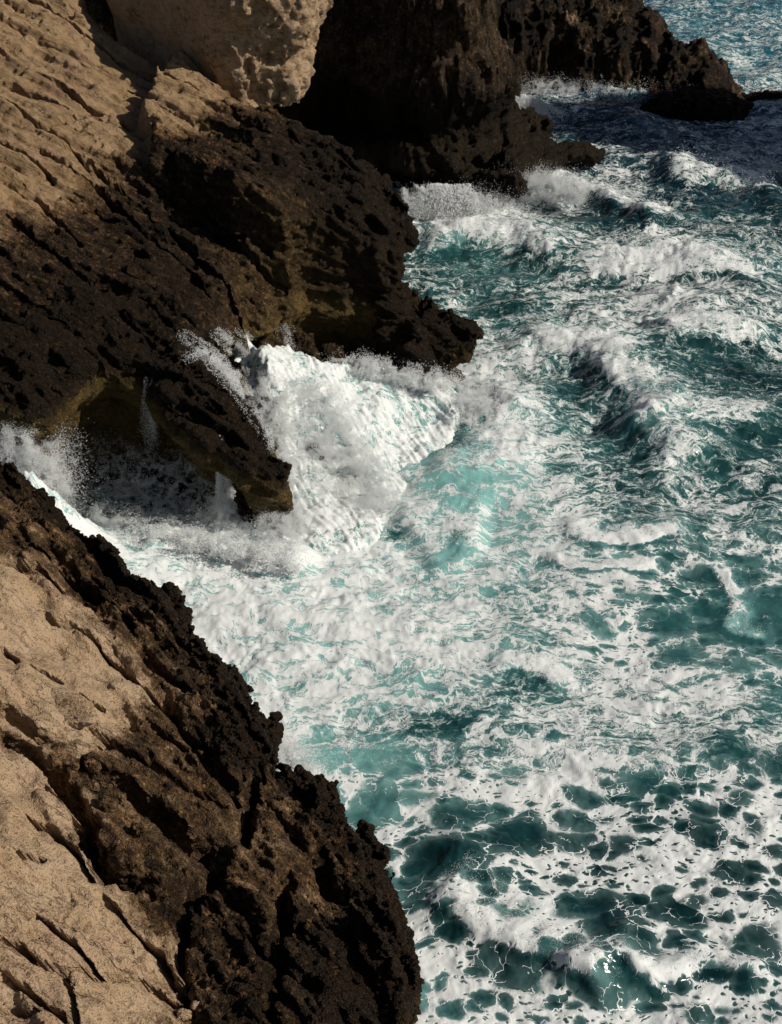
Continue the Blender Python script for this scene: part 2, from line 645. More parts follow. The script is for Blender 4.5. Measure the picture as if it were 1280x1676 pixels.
    gr([(-20, 1525), (25, 1541), (55, 1570), (100, 1583), (155, 1592)], 0.04, 0.45)
    gr([(-10, 1580), (22, 1607), (47, 1622), (70, 1650), (95, 1668), (100, 1720)], 0.07, 0.6)
    gr([(-10, 1642), (25, 1647), (58, 1668)], 0.03, 0.3)
    gr([(300, 1470), (297, 1525), (292, 1580), (310, 1640)], 0.10, 0.5)
    gr([(428, 1250), (420, 1300), (405, 1340), (400, 1390)], 0.10, 0.7)
    gr([(470, 1440), (462, 1520), (455, 1600), (440, 1690)], 0.12, 0.55)
    gr([(360, 1390), (340, 1450), (300, 1480)], 0.14, 0.5)
    gr([(520, 1400), (540, 1470), (600, 1500)], 0.14, 0.45)
    gr([(60, 1290), (100, 1310), (100, 1325)], 0.025, 0.12)
    gr([(18, 1400), (40, 1410), (70, 1418)], 0.03, 0.15)
    top = (n[0] * (X - p0[0]) + n[1] * (Y - p0[1]) - rel)[:, :, None] + n[2] * (Z - p0[2])
    zl = (p0[2] - (n[0] * (X - p0[0]) + n[1] * (Y - p0[1])) / n[2])[:, :, None]
    dep = np.maximum(zl - Z, 0)
    cave = sst(-1.7, -2.8, X)
    u = 0.10 * dep + 0.9 * sst(1.4, 3.2, dep) - 0.9 * sst(0.6, -0.6, Z)
    side = d2[:, :, None] + u
    side = side + 0.16 * upnoise(shp, lo, vox, 0.9, 41, 3)
    S = smax(top, side * 0.9, 0.12)
    S = S + 0.07 * upnoise(shp, lo, vox, 0.8, 45, 2, step=4)
    V, F = polygonise(S, lo, vox)
    V, F = compact(V, F, frame_keep(V, F, 150, 90))
    V, F = drop_islands(V, F)
    V, F = subdivide(V, F)
    for _ in range(1):
        pass
    Nn = vnormals(V, F)
    # dry zones
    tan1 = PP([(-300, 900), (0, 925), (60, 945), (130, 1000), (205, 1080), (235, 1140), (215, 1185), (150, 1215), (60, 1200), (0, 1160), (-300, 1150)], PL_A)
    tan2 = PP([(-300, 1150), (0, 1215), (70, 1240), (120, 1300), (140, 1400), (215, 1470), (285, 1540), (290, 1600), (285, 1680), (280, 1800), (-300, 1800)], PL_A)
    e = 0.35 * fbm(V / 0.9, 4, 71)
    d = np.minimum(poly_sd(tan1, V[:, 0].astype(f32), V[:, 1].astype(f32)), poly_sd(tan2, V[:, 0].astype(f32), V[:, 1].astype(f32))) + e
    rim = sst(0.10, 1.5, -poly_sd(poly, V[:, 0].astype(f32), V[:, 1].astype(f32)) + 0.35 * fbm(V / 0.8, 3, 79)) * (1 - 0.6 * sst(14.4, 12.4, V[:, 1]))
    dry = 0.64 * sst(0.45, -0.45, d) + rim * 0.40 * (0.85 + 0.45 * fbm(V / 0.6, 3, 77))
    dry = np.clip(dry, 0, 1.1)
    x_, y_ = V[:, 0].astype(f32), V[:, 1].astype(f32)
    jv = 0.05 * fbm(np.stack([V[:, 0], V[:, 1], V[:, 2] * 0], 1) / 0.45, 3, 3) + 0.012 * perlin(V / 0.13, 4)
    cut = np.zeros(len(V))
    for px, w, dp in G:
        if w < 0.1:
            cut = np.maximum(cut, groove(x_ + jv, y_ + 0.8 * jv, px, PL_A, 0.050 + 0.25 * w, 0.6))
    V = V + Nn * karst(V, Nn, np.maximum(dry, 0.66 * rim), 0.6, 100, s_dir, 3.6, 0.6)[:, None]
    V = V + np.array([0.35, 0.12, -0.93]) * cut[:, None]
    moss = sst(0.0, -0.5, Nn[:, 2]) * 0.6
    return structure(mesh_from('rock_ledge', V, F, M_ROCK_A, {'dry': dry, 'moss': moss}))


# ---- middle promontory
STEP2 = dict(px=[(255, 258), (330, 300), (400, 350), (480, 400), (560, 425), (650, 428), (700, 400), (760, 330), (700, 200), (560, 60), (300, 60), (230, 180)], h=1.45)
STEP3 = dict(px=[(250, 55), (330, 95), (400, 150), (455, 195), (520, 245), (575, 290), (640, 340), (730, 380), (800, 330), (640, 120), (470, 60), (300, -30)], h=0.7)


def build_promontory():
    vox = 0.105
    lip = [(-420, 640), (-150, 615), (0, 628), (45, 655), (82, 645), (120, 605), (170, 574), (215, 590), (250, 636), (275, 668), (330, 708), (362, 718), (385, 735), (418, 748),
           (450, 738), (440, 722), (430, 695), (418, 655), (388, 610), (366, 565), (380, 510), (424, 472), (450, 448), (500, 440), (600, 462), (690, 512), (786, 550), (806, 522), (772, 498), (712, 474), (680, 450), (640, 424)]
    L = PP(lip, PL_B)[:, :2]
    up = PP([(694, 405), (708, 340), (640, 255), (560, 185), (470, 132), (330, 40), (200, -60), (60, -200)], raised(PL_B, 2.1))[:, :2]
    poly = np.concatenate([L, up, [[-40, 70], [-40, 20]]])
    lo = np.array([-14.5, 23.0, -0.7]); hi = np.array([3.4, 49.5, 13.0])
    X, Y, Z, shp = grid3(lo, hi, vox)
    n, p0 = PL_B
    XY = np.stack([X.ravel(), Y.ravel(), np.zeros(X.size)], 1)
    j = fbm(XY / 0.8, 3, 203).reshape(X.shape)
    j2 = fbm(XY / 0.3, 2, 204).reshape(X.shape)
    d2 = poly_sd(poly, X, Y) + 0.14 * j + 0.05 * j2
    sd_ = PP([(0, 250), (560, 560)], PL_B)
    s_dir = (sd_[1] - sd_[0]); s_dir = s_dir / np.linalg.norm(s_dir)
    s2 = np.array([s_dir[0], s_dir[1], 0]); s2 /= np.linalg.norm(s2)
    t2 = np.array([-s2[1], s2[0], 0])
    uv = stretch_uv(XY, (s2, t2, (0, 0, 1)), (4.0, 0.8, 1))
    rel = 0.12 * fbm(uv, 4, 221, ridged=True, gain=0.5).reshape(X.shape)
    rel += 0.22 * fbm(XY / 3.4, 2, 231).reshape(X.shape)
    rel += 0.04 * fbm(XY / 0.7, 3, 233).reshape(X.shape)
    rel += beds(XY, s2, t2, 1.5, 0.32, 251).reshape(X.shape) + beds(XY, s2, t2, 0.6, 0.12, 257).reshape(X.shape)
    blb = worley(stretch_uv(XY, (s2, t2, (0, 0, 1)), (1.7, 0.55, 1)) + 0.3 * np.stack([j.ravel()] * 3, 1), 9)
    rel -= 0.10 * np.exp(-((blb[1] - blb[0]) / 0.09) ** 2).reshape(X.shape) * sst(-0.1, 0.35, fbm(XY / 2.4, 2, 265).reshape(X.shape))
    bv, be = blocks(stretch_uv(XY, (s2, t2, (0, 0, 1)), (4.5, 0.8, 1))[:, :2] @ np.eye(2, 3) + 0.22 * np.stack([j.ravel(), -j.ravel(), j.ravel()], 1), 15)
    rel += (0.11 * bv * sst(0.0, 0.10, be) - 0.12 * np.exp(-(be / 0.06) ** 2)).reshape(X.shape)
    for st in (STEP2, STEP3):
        q = PP(st['px'], raised(PL_B, st['h'] * 0.6))[:, :2]
        d = poly_sd(q, X, Y) + 0.25 * j + 0.07 * j2
        a, b = q[0], q[4]
        e = (b - a); tt = np.clip(((X - a[0]) * e[0] + (Y - a[1]) * e[1]) / (e @ e), 0, 1)
        rel += st['h'] * sst(0.10, -0.16, d) * (0.72 + 0.28 * sst(0.0, 0.5, tt))
    GB = []
    for px, w, dp in (([(-40, 70), (0, 90), (60, 125), (120, 165), (165, 195)], 0.11, 0.55), ([(-40, 140), (0, 165), (50, 200), (110, 245), (150, 290)], 0.13, 0.6), ([(20, -10), (110, 45), (200, 105), (300, 150), (400, 195)], 0.10, 0.5), ([(120, -20), (200, 35), (290, 75), (370, 120), (430, 160)], 0.12, 0.55), ([(0, 40), (80, 85), (160, 130), (250, 170), (330, 215)], 0.07, 0.4), ([(180, 60), (280, 120), (360, 165), (450, 215), (540, 280)], 0.07, 0.4), ([(60, 250), (150, 310), (260, 400), (340, 480)], 0.07, 0.45), ([(0, 360), (90, 420), (180, 500), (250, 570)], 0.07, 0.45), ([(300, 330), (400, 420), (470, 450)], 0.07, 0.4), ([(-20, 230), (40, 265), (90, 310)], 0.07, 0.4), ([(0, 130), (70, 165), (140, 205), (200, 232)], 0.07, 0.4),
                     ([(190, 195), (215, 225), (270, 245), (320, 270)], 0.10, 0.35), ([(0, 205), (80, 215), (140, 215)], 0.1, 0.3), ([(0, 300), (60, 330), (130, 400)], 0.15, 0.4), ([(130, 260), (220, 330), (330, 430), (420, 520)], 0.15, 0.4)):
        GB.append((px, w, dp))
    rel -= 0.45 * sst(0.9, 0.0, -d2)
    top = (n[0] * (X - p0[0]) + n[1] * (Y - p0[1]) - rel)[:, :, None] + n[2] * (Z - p0[2])
    zl = (p0[2] - (n[0] * (X - p0[0]) + n[1] * (Y - p0[1])) / n[2])[:, :, None]
    dep = np.maximum(zl - Z, 0)
    cave = sst(-1.7, -2.8, X)
    nose = sst(-1.5, 0.5, X)[:, :, None]
    fin = (sst(-4.2, -3.0, X) * sst(1.9, 0.4, X))[:, :, None]
    cave = 0.28 * sst(-2.0, -3.4, X)
    u = -0.26 * fin * np.minimum(dep, 2.2) + 0.10 * dep * (1 - nose) + (0.55 - 0.40 * nose) * sst(1.0, 2.2, dep) + 0.9 * cave[:, :, None] * sst(0.8, 3.0, dep) - 0.7 * sst(0.5, -0.6, Z)
    side = d2[:, :, None] + u
    # vertical flutes in the undercut
    side = side + (0.20 + 0.16 * fin) * upnoise(shp, lo, vox, 0.75, 241, 2, step=3, stretch=(1, 1, 0.18), ridged=False)
    S = smax(top, side * 0.85, 0.15)
    # tapering undersides of the two noses
    t1 = PP(np.array([(800, 526)]), PL_B)[0]
    t2_ = PP(np.array([(712, 345)]), raised(PL_B, 2.1))[0]
    print('tips', t1, t2_)
    jj = 0.12 * j[:, :, None] + 0.05 * j2[:, :, None]
    c1 = 0.62 * (X - t1[0])[:, :, None] - 0.10 * (Y - t1[1])[:, :, None] - 0.78 * (Z - t1[2] + 0.42) + jj
    S = smax(S, np.minimum(c1, (37.3 - Y)[:, :, None] * 0.8), 0.12)
    c2 = 0.81 * (X - t2_[0])[:, :, None] - 0.58 * (Z - t2_[2] + 0.25) + jj
    pb1 = (n[0] * (X - p0[0]) + n[1] * (Y - p0[1]))[:, :, None] + n[2] * (Z - p0[2]) - 0.1
    S = smax(S, np.minimum(c2, np.maximum(pb1, (Y - 36.8)[:, :, None] * 0.8)), 0.12)
    # low wave-washed bench below the chute
    PLb = plane3(P(440, 575, 2.3), P(725, 600, 0.75), P(545, 745, 0.45))
    bp = PP([(425, 540), (480, 545), (560, 585), (640, 590), (700, 572), (738, 600), (728, 640), (640, 660), (600, 720), (545, 748), (505, 742), (460, 680), (430, 620)], PLb)[:, :2]
    nb, pb = PLb
    db = poly_sd(bp, X, Y) + 0.18 * j + 0.1 * j2
    tb = (nb[0] * (X - pb[0]) + nb[1] * (Y - pb[1]) - 0.22 * fbm(XY / 0.6, 3, 251).reshape(X.shape))[:, :, None] + nb[2] * (Z - pb[2])
    S = smin(S, smax(tb, np.repeat((db * 0.8)[:, :, None], len(Z), 2) - 0.25 * np.clip(1 - Z, 0, 2), 0.1), 0.15)
    S = S + 0.05 * upnoise(shp, lo, vox, 1.1, 245, 2, step=4)
    V, F = polygonise(S, lo, vox)
    V, F = compact(V, F, frame_keep(V, F, 120, 90))
    V, F = drop_islands(V, F)
    V, F = subdivide(V, F)
    Nn = vnormals(V, F)
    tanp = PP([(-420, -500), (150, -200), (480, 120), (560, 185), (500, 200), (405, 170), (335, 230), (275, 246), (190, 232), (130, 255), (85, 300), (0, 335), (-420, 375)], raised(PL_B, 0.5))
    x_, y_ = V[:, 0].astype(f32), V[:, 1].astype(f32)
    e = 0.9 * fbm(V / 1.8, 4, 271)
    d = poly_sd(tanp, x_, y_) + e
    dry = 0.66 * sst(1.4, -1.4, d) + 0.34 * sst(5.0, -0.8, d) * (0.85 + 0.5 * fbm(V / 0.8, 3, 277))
    W4 = P(np.array([440, 360]), np.array([520, 600]), 3.0)
    dry = dry + 0.22 * np.exp(-(((x_ - W4[0, 0]) / 1.8) ** 2 + ((y_ - W4[0, 1]) / 2.2) ** 2)) + 0.10 * np.exp(-(((x_ - W4[1, 0]) / 2.0) ** 2 + ((y_ - W4[1, 1]) / 2.5) ** 2))
    # fins beside the chute and the foot of the cliff are ochre rock, painted paler to look sunlit
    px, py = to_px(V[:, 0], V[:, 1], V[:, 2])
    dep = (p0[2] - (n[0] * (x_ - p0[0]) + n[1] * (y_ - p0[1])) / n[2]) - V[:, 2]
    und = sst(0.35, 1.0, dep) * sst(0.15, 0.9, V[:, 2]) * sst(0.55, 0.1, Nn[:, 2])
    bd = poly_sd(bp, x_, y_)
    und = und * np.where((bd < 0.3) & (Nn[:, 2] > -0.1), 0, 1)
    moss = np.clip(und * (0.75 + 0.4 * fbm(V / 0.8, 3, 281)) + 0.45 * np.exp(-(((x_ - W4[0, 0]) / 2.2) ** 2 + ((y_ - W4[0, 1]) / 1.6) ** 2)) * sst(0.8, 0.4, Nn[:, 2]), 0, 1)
    jv = 0.08 * fbm(np.stack([V[:, 0], V[:, 1], V[:, 2] * 0], 1) / 0.8, 3, 203) + 0.03 * perlin(V / 0.2, 4)
    cut = np.zeros(len(V))
    for gx, w, dp in GB:
        cut = np.maximum(cut, groove(x_ + jv, y_ + 0.7 * jv, gx, PL_B, 0.095 * (1 + 0.4 * perlin(V / 0.6, 5)), dp * 1.2))
    V = V + np.array([0.35, 0.12, -0.93]) * cut[:, None]
    V = V + Nn * (karst(V, Nn, np.maximum(dry, moss * 0.8), 1.1, 300, s_dir, 3.0, 0.7))[:, None]
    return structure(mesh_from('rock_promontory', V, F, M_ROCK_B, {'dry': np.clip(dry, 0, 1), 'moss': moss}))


# ---- dark cliff behind
def build_cliff():
    vox = 0.20
    base = np.concatenate([P(np.array([-300, 560, 700, 790, 832, 850, 925, 985, 965, 885, 852]), np.array([230, 270, 298, 320, 322, 305, 285, 262, 246, 222, 196]), 0.6)[:, :2],
                           [[5.0, 64], [3.0, 80], [-30, 80], [-30, 56]]])
    lo = np.array([-14.0, 48.5, -0.7]); hi = np.array([9.5, 70.0, 12.0])
    X, Y, Z, shp = grid3(lo, hi, vox)
    XY = np.stack([X.ravel(), Y.ravel(), np.zeros(X.size)], 1)
    j = fbm(XY / 1.5, 4, 403).reshape(X.shape)
    d2 = poly_sd(base, X, Y) + 0.25 * j
    z = Z[None, None, :]
    # ledge of about 2 m round the foot, steep wall above it
    u1 = 0.25 * np.maximum(z - 1.2, 0) + 0.7 * sst(0.9, 0.3, z) - 0.6 * sst(0.2, -0.6, z)
    low = smax(d2[:, :, None] + u1, z - (1.5 + 0.4 * j - 0.12 * np.clip(X - 5, 0, 5))[:, :, None], 0.3)
    wall = np.concatenate([P(np.array([-300, 600, 720, 800, 840, 855, 850, 835]), np.array([215, 255, 278, 290, 262, 225, 190, 150]), 0.6)[:, :2], [[3.6, 66], [2.0, 80], [-30, 80], [-30, 58]]])
    wall[:8, 1] += 1.0; wall[2:8, 0] -= 1.1
    d3 = poly_sd(wall, X, Y) - 1.1 + 0.3 * j
    lean = ((X - 5.7 + 0.4 * j)[:, :, None] + 0.42 * np.maximum(z - 0.5, 0)) * 0.9
    S = smin(low, smax((d3[:, :, None] + 0.05 * np.maximum(z - 0.5, 0) - 0.7 * sst(2.2, 4.0, z) + 0.2) * 0.9, lean, 1.2), 0.5)
    S = S + 0.8 * upnoise(shp, lo, vox, 2.4, 441, 3, step=3) + 0.28 * upnoise(shp, lo, vox, 0.9, 447, 2, step=3, stretch=(1, 1, 0.4))
    V, F = polygonise(S, lo, vox)
    V, F = compact(V, F, frame_keep(V, F, 80, 90))
    V, F = drop_islands(V, F)
    V, F = subdivide(V, F)
    Nn = vnormals(V, F)
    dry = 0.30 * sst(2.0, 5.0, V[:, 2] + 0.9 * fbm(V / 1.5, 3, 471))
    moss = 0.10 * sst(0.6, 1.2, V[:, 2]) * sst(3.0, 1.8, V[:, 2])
    V = V + Nn * (karst(V, Nn, dry * 0, 1.3, 500, (0, 0, 1)))[:, None]
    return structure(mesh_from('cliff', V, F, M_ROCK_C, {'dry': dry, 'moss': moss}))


# ---- far headland
PL_D = plane3(P(1222, 150, 0.5), P(880, 75, 2.4), P(1080, 0, 3.2))


def build_headland():
    vox = 0.19
    fr = P(np.array([760, 862, 900, 960, 1040, 1100, 1160, 1205, 1226]), np.array([140, 146, 138, 150, 158, 160, 168, 172, 160]), 0.3)[:, :2]
    bk = PP([(1212, 120), (1190, 88), (1140, 62), (1108, 40), (1080, 0), (1060, -30)], PL_D)[:, :2]
    poly = np.concatenate([fr, bk, [[13.5, 80], [12, 95], [-6, 95], [-6, 64]]])
    lo = np.array([1.0, 60.5, -0.7]); hi = np.array([19.0, 84.0, 9.5])
    X, Y, Z, shp = grid3(lo, hi, vox)
    n, p0 = PL_D
    XY = np.stack([X.ravel(), Y.ravel(), np.zeros(X.size)], 1)
    j = fbm(XY / 1.4, 4, 603).reshape(X.shape)
    d2 = poly_sd(poly, X, Y) + 0.22 * j
    rel = 0.5 * fbm(XY / 2.2, 3, 621).reshape(X.shape) + 0.22 * fbm(XY / 0.8, 3, 622).reshape(X.shape) + 0.55 * np.clip(11.5 - X, 0, 8) * sst(66, 72, Y)
    rb = fbm(stretch_uv(XY, ((1, 0.1, 0), (-0.1, 1, 0), (0, 0, 1)), (0.55, 2.6, 1)), 3, 629, ridged=True).reshape(X.shape)
    rel = rel + 0.30 * rb * sst(68.5, 64.5, Y)
    rel = rel - 0.8 * sst(-1.2, -0.1, d2)
    top = (n[0] * (X - p0[0]) + n[1] * (Y - p0[1]) - rel)[:, :, None] + n[2] * (Z - p0[2])
    z = Z[None, None, :]
    u = 0.28 * np.maximum(z - 0.3, 0) - 0.5 * sst(0.2, -0.6, z)
    side = d2[:, :, None] + u + 0.5 * upnoise(shp, lo, vox, 0.75, 641, 2, step=2, stretch=(1, 0.5, 0.16))
    S = smax(top, side * 0.85, 0.3) + 0.2 * upnoise(shp, lo, vox, 1.2, 645, 2, step=3)
    V, F = polygonise(S, lo, vox)
    V, F = compact(V, F, frame_keep(V, F, 80, 90))
    V, F = drop_islands(V, F)
    V, F = subdivide(V, F)
    Nn = vnormals(V, F)
    dry = np.clip(0.24 + 0.28 * fbm(V / 1.2, 3, 671), 0, 1)
    moss = 0.3 * sst(1.6, 0.5, V[:, 2]) * sst(0.5, 0.2, Nn[:, 2])
    V = V + Nn * (karst(V, Nn, dry * 0, 1.4, 700, (0, 0, 1)))[:, None]
    return structure(mesh_from('headland', V, F, M_ROCK_C, {'dry': dry, 'moss': moss}))


O_LEDGE = build_ledge(); print('ledge', time.time() - T0)
O_PROM = build_promontory(); print('promontory', time.time() - T0)
O_CLIFF = build_cliff(); print('cliff', time.time() - T0)
O_HEAD = build_headland(); print('headland', time.time() - T0)
# ------------------------------------------------------------------ sea
FOAM = """
2222222222222333
2222222222553444
3333333333543444
4444444445645334
6666666667752322
4444444442345653
4444444434245764
8888888888765222
8888888877424322
8888888763652332
6667777753665344
7788888875666554
8888888887566443
8888888887566554
7777777654547765
8888884435777644
6666666666666457
5555554555566776
5555555555555666
5555555566655656
6666666666666776
"""
AER = """
1111111111111454
1111111111111455
1111111111222222
1111111143322211
2222222255421122
3333333334322222
3333333344333222
8888888886543222
7777777787433222
7777788888533222
7778888899743333
9999999988755444
9999999987655555
9999999987655555
8888888876555555
8888887765555544
6666666654433333
4444444432222222
2222222222222222
3333333333222222
4444444444333333
"""
# px, py, half width, half height (px), change of foam, change of aeration
SPOTS = [(750, 880, 75, 45, -0.26, 0.35), (645, 880, 18, 14, -0.5, -0.5), (790, 790, 90, 50, -0.18, 0.25), (725, 735, 34, 30, -0.5, -0.5), (930, 650, 75, 32, -0.3, -0.2),  # wave hollow darkened, aqua wave lightened: shade and glow put into the colour
         (960, 375, 70, 20, -0.35, 0.1), (1190, 345, 90, 28, -0.2, 0.05), (800, 440, 90, 16, -0.25, 0.1), (1180, 625, 90, 25, -0.2, -0.1), (700, 1185, 90, 18, -0.25, -0.35), (860, 1125, 40, 18, -0.3, -0.2),
         (1080, 700, 70, 60, -0.12, 0.1), (700, 1400, 50, 30, -0.15, -0.1), (1230, 985, 45, 30, -0.25, 0), (1090, 960, 40, 20, -0.2, 0), (1120, 1290, 80, 26, -0.25, 0), (455, 1215, 35, 40, 0.4, 0.4),
         (250, 800, 130, 60, -0.42, -0.45), (1050, 205, 200, 40, -0.14, 0), (500, 1320, 70, 50, 0.2, 0.2), (630, 1470, 45, 60, 0.25, 0.2), (690, 1600, 45, 90, 0.2, 0.2), (330, 1060, 60, 60, 0.2, 0.1)]  # cove and shadow strip darkened: shade put into the colour


def chart(txt):
    return np.array([[int(c) for c in l] for l in txt.split()], f32)


def chart_at(C, px, py):
    """smooth lookup of a chart of 80 px cells"""
    x = np.clip(px / 80 - 0.5, 0, C.shape[1] - 1.001)
    y = np.clip(py / 80 - 0.5, 0, C.shape[0] - 1.001)
    i, j = x.astype(int), y.astype(int)
    fx, fy = x - i, y - j
    return (C[j, i] * (1 - fx) + C[j, i + 1] * fx) * (1 - fy) + (C[j + 1, i] * (1 - fx) + C[j + 1, i + 1] * fx) * fy


def crest(X, Y, px, h, wl, wr, taper=0.22, z=0.0):
    """a wave crest along pixels on the water: h high, wl wide on the left of its course, wr on the right"""
    L = P([p[0] for p in px], [p[1] for p in px], z)[:, :2].astype(f32)
    d = np.full(X.shape, 1e9, f32)
    sg = np.zeros(X.shape, f32)
    tt = np.zeros(X.shape, f32)
    n = len(L) - 1
    for k in range(n):
        a, b = L[k], L[k + 1]
        e = b - a
        wx, wy = X - a[0], Y - a[1]
        t = np.clip((wx * e[0] + wy * e[1]) / (e @ e), 0, 1)
        q = (wx - e[0] * t) ** 2 + (wy - e[1] * t) ** 2
        m = q < d
        d = np.where(m, q, d)
        sg = np.where(m, np.sign(e[0] * wy - e[1] * wx), sg)
        tt = np.where(m, (k + t) / n, tt)
    d = np.sqrt(d)
    w = np.where(sg > 0, wl, wr)
    endf = np.clip(np.minimum(tt, 1 - tt) / taper, 0, 1)
    endf = endf * endf * (3 - 2 * endf)
    prof = 1 / (1 + (d / w) ** 2) ** 2
    return h * prof * endf, sg * d, tt, prof * endf


CRESTS = [  # pixels, height, width left / right of the course
    ([(640, 1462), (720, 1474), (800, 1500), (880, 1545), (950, 1600), (985, 1670)], 0.60, 1.5, 0.45),
    ([(860, 1610), (950, 1568), (1010, 1562), (1060, 1612), (1120, 1604), (1200, 1600), (1300, 1565)], 0.42, 0.6, 0.35),
    ([(645, 885), (720, 866), (810, 885)], 0.55, 1.7, 1.5),
    ([(690, 830), (740, 768), (800, 732), (835, 680), (800, 620)], 0.9, 1.0, 2.4),
    ([(760, 560), (880, 575), (960, 600), (1020, 640), (1045, 690), (1090, 770), (1110, 850)], 1.15, 2.4, 0.85),
    ([(820, 318), (900, 308), (980, 328), (1050, 362), (1070, 395)], 1.35, 2.4, 0.9),
    ([(1060, 292), (1180, 305), (1300, 322)], 1.2, 2.5, 1.4),
    ([(650, 398), (760, 400), (860, 408), (960, 430)], 0.7, 1.6, 1.0),
    ([(1040, 572), (1160, 560), (1300, 575)], 0.8, 2.0, 1.2),
    ([(860, 140), (960, 152), (1080, 168), (1200, 190)], 0.8, 1.5, 1.2),
    ([(190, 882), (300, 885), (400, 905), (480, 925), (560, 940)], 0.75, 0.5, 1.6),
    ([(800, 1090), (860, 1085), (905, 1100), (915, 1140)], 0.2, 0.8, 0.4),
    ([(980, 720), (1100, 700), (1300, 690)], 0.5, 2.0, 1.2),
    ([(900, 450), (1050, 440), (1200, 450), (1300, 470)], 0.6, 2.0, 1.4),
    ([(900, 860), (960, 885), (1050, 885), (1150, 870)], 0.2, 0.7, 0.3),
    ([(890, 905), (930, 930), (980, 938), (1100, 930)], 0.16, 0.5, 0.22),
    ([(1180, 900), (1210, 960), (1205, 1010), (1280, 1040)], 0.09, 0.5, 0.35),
]


def sea_height(X, Y, fine=True):
    px, py = to_px(X, Y, 0.0)
    inf = (Y > 6) & (Y < 160) & (np.abs(X) < 90)
    Q = np.stack([X.ravel(), Y.ravel(), np.zeros(X.size)], 1)
    D = chart_at(chart(FOAM), px, py) / 9.0
    z = np.zeros(X.shape)
    wx = perlin(Q / 2.2, 881) * 0.55 + perlin(Q / 0.8, 882) * 0.16 + perlin(Q / 0.3, 885) * 0.05
    wy = perlin(Q / 2.2, 883) * 0.55 + perlin(Q / 0.8, 884) * 0.16 + perlin(Q / 0.3, 886) * 0.05
    CX = (X + wx.reshape(X.shape)).astype(f32)
    CY = (Y + wy.reshape(X.shape)).astype(f32)
    hv = fbm(Q / 1.6, 3, 887).reshape(X.shape)
    cr = np.zeros(X.shape)
    fc = np.zeros(X.shape)
    sg0 = lambda a, b: 1 if a >= b else -1
    for k, (p, h, wl, wr) in enumerate(CRESTS):
        hz, sd, tt, pf = crest(CX, CY, p, h, wl, wr)
        z += 0.62 * hz * (0.9 + 0.35 * hv)
        cr = np.maximum(cr, pf * (sd * sg0(wl, wr) > -0.5 * min(wl, wr)))
        fc = np.maximum(fc, pf * sst(0.35, 0.8, -sd * sg0(wl, wr) / min(wl, wr)) * sst(2.6, 1.6, -sd * sg0(wl, wr) / min(wl, wr)))
    far = sst(22, 45, Y)
    wq = Q + 0.5 * np.stack([perlin(Q / 1.6, 801), perlin(Q / 1.6, 802), Q[:, 0] * 0], 1)
    sw = fbm(Q / np.array([6.5, 4.5, 1]), 3, 811).reshape(X.shape)
    z += (0.22 + 0.38 * far) * sw
    md = fbm(wq / np.array([1.5, 1.1, 1]), 4, 821, ridged=True, gain=0.5).reshape(X.shape)
    z += (0.035 + 0.05 * far) * md
    if fine:
        churn = sst(0.55, 0.95, D)
        ws = wq + 0.22 * np.stack([perlin(Q / 0.7, 851), perlin(Q / 0.7, 852), Q[:, 0] * 0], 1)
        lm = np.clip(0.5 + 1.1 * perlin(Q / 2.3, 853), 0.1, 1)
        bl = (np.abs(perlin(ws / np.array([0.6, 0.42, 1]), 831)) + 0.5 * np.abs(perlin(ws / 0.26, 832))) * lm
        bm = fbm(wq / 1.1, 3, 835)
        z += churn.ravel().reshape(X.shape) * (0.085 * bl + 0.08 * bm).reshape(X.shape)
        z += churn * 0.014 * fbm(wq / 0.16, 2, 845, ridged=True).reshape(X.shape)
        z += 0.020 * fbm(wq / 0.35, 3, 841, ridged=True).reshape(X.shape) * (0.6 + far)
    # surge heaped up in the cove on the left
    z += 2.2 * np.exp(-((X + 8.4) / 1.3) ** 2 - ((Y - 26.9) / 1.1) ** 2) * (1 + 0.25 * fbm(Q / 0.5, 3, 861).reshape(X.shape))
    z += 0.7 * np.exp(-((X + 7.0) / 2.2) ** 2 - ((Y - 26.8) / 1.8) ** 2)
    z = np.where(inf, z, 0.15 * sw)
    return z, D, np.where(inf, cr, 0), np.where(inf, fc, 0), px, py


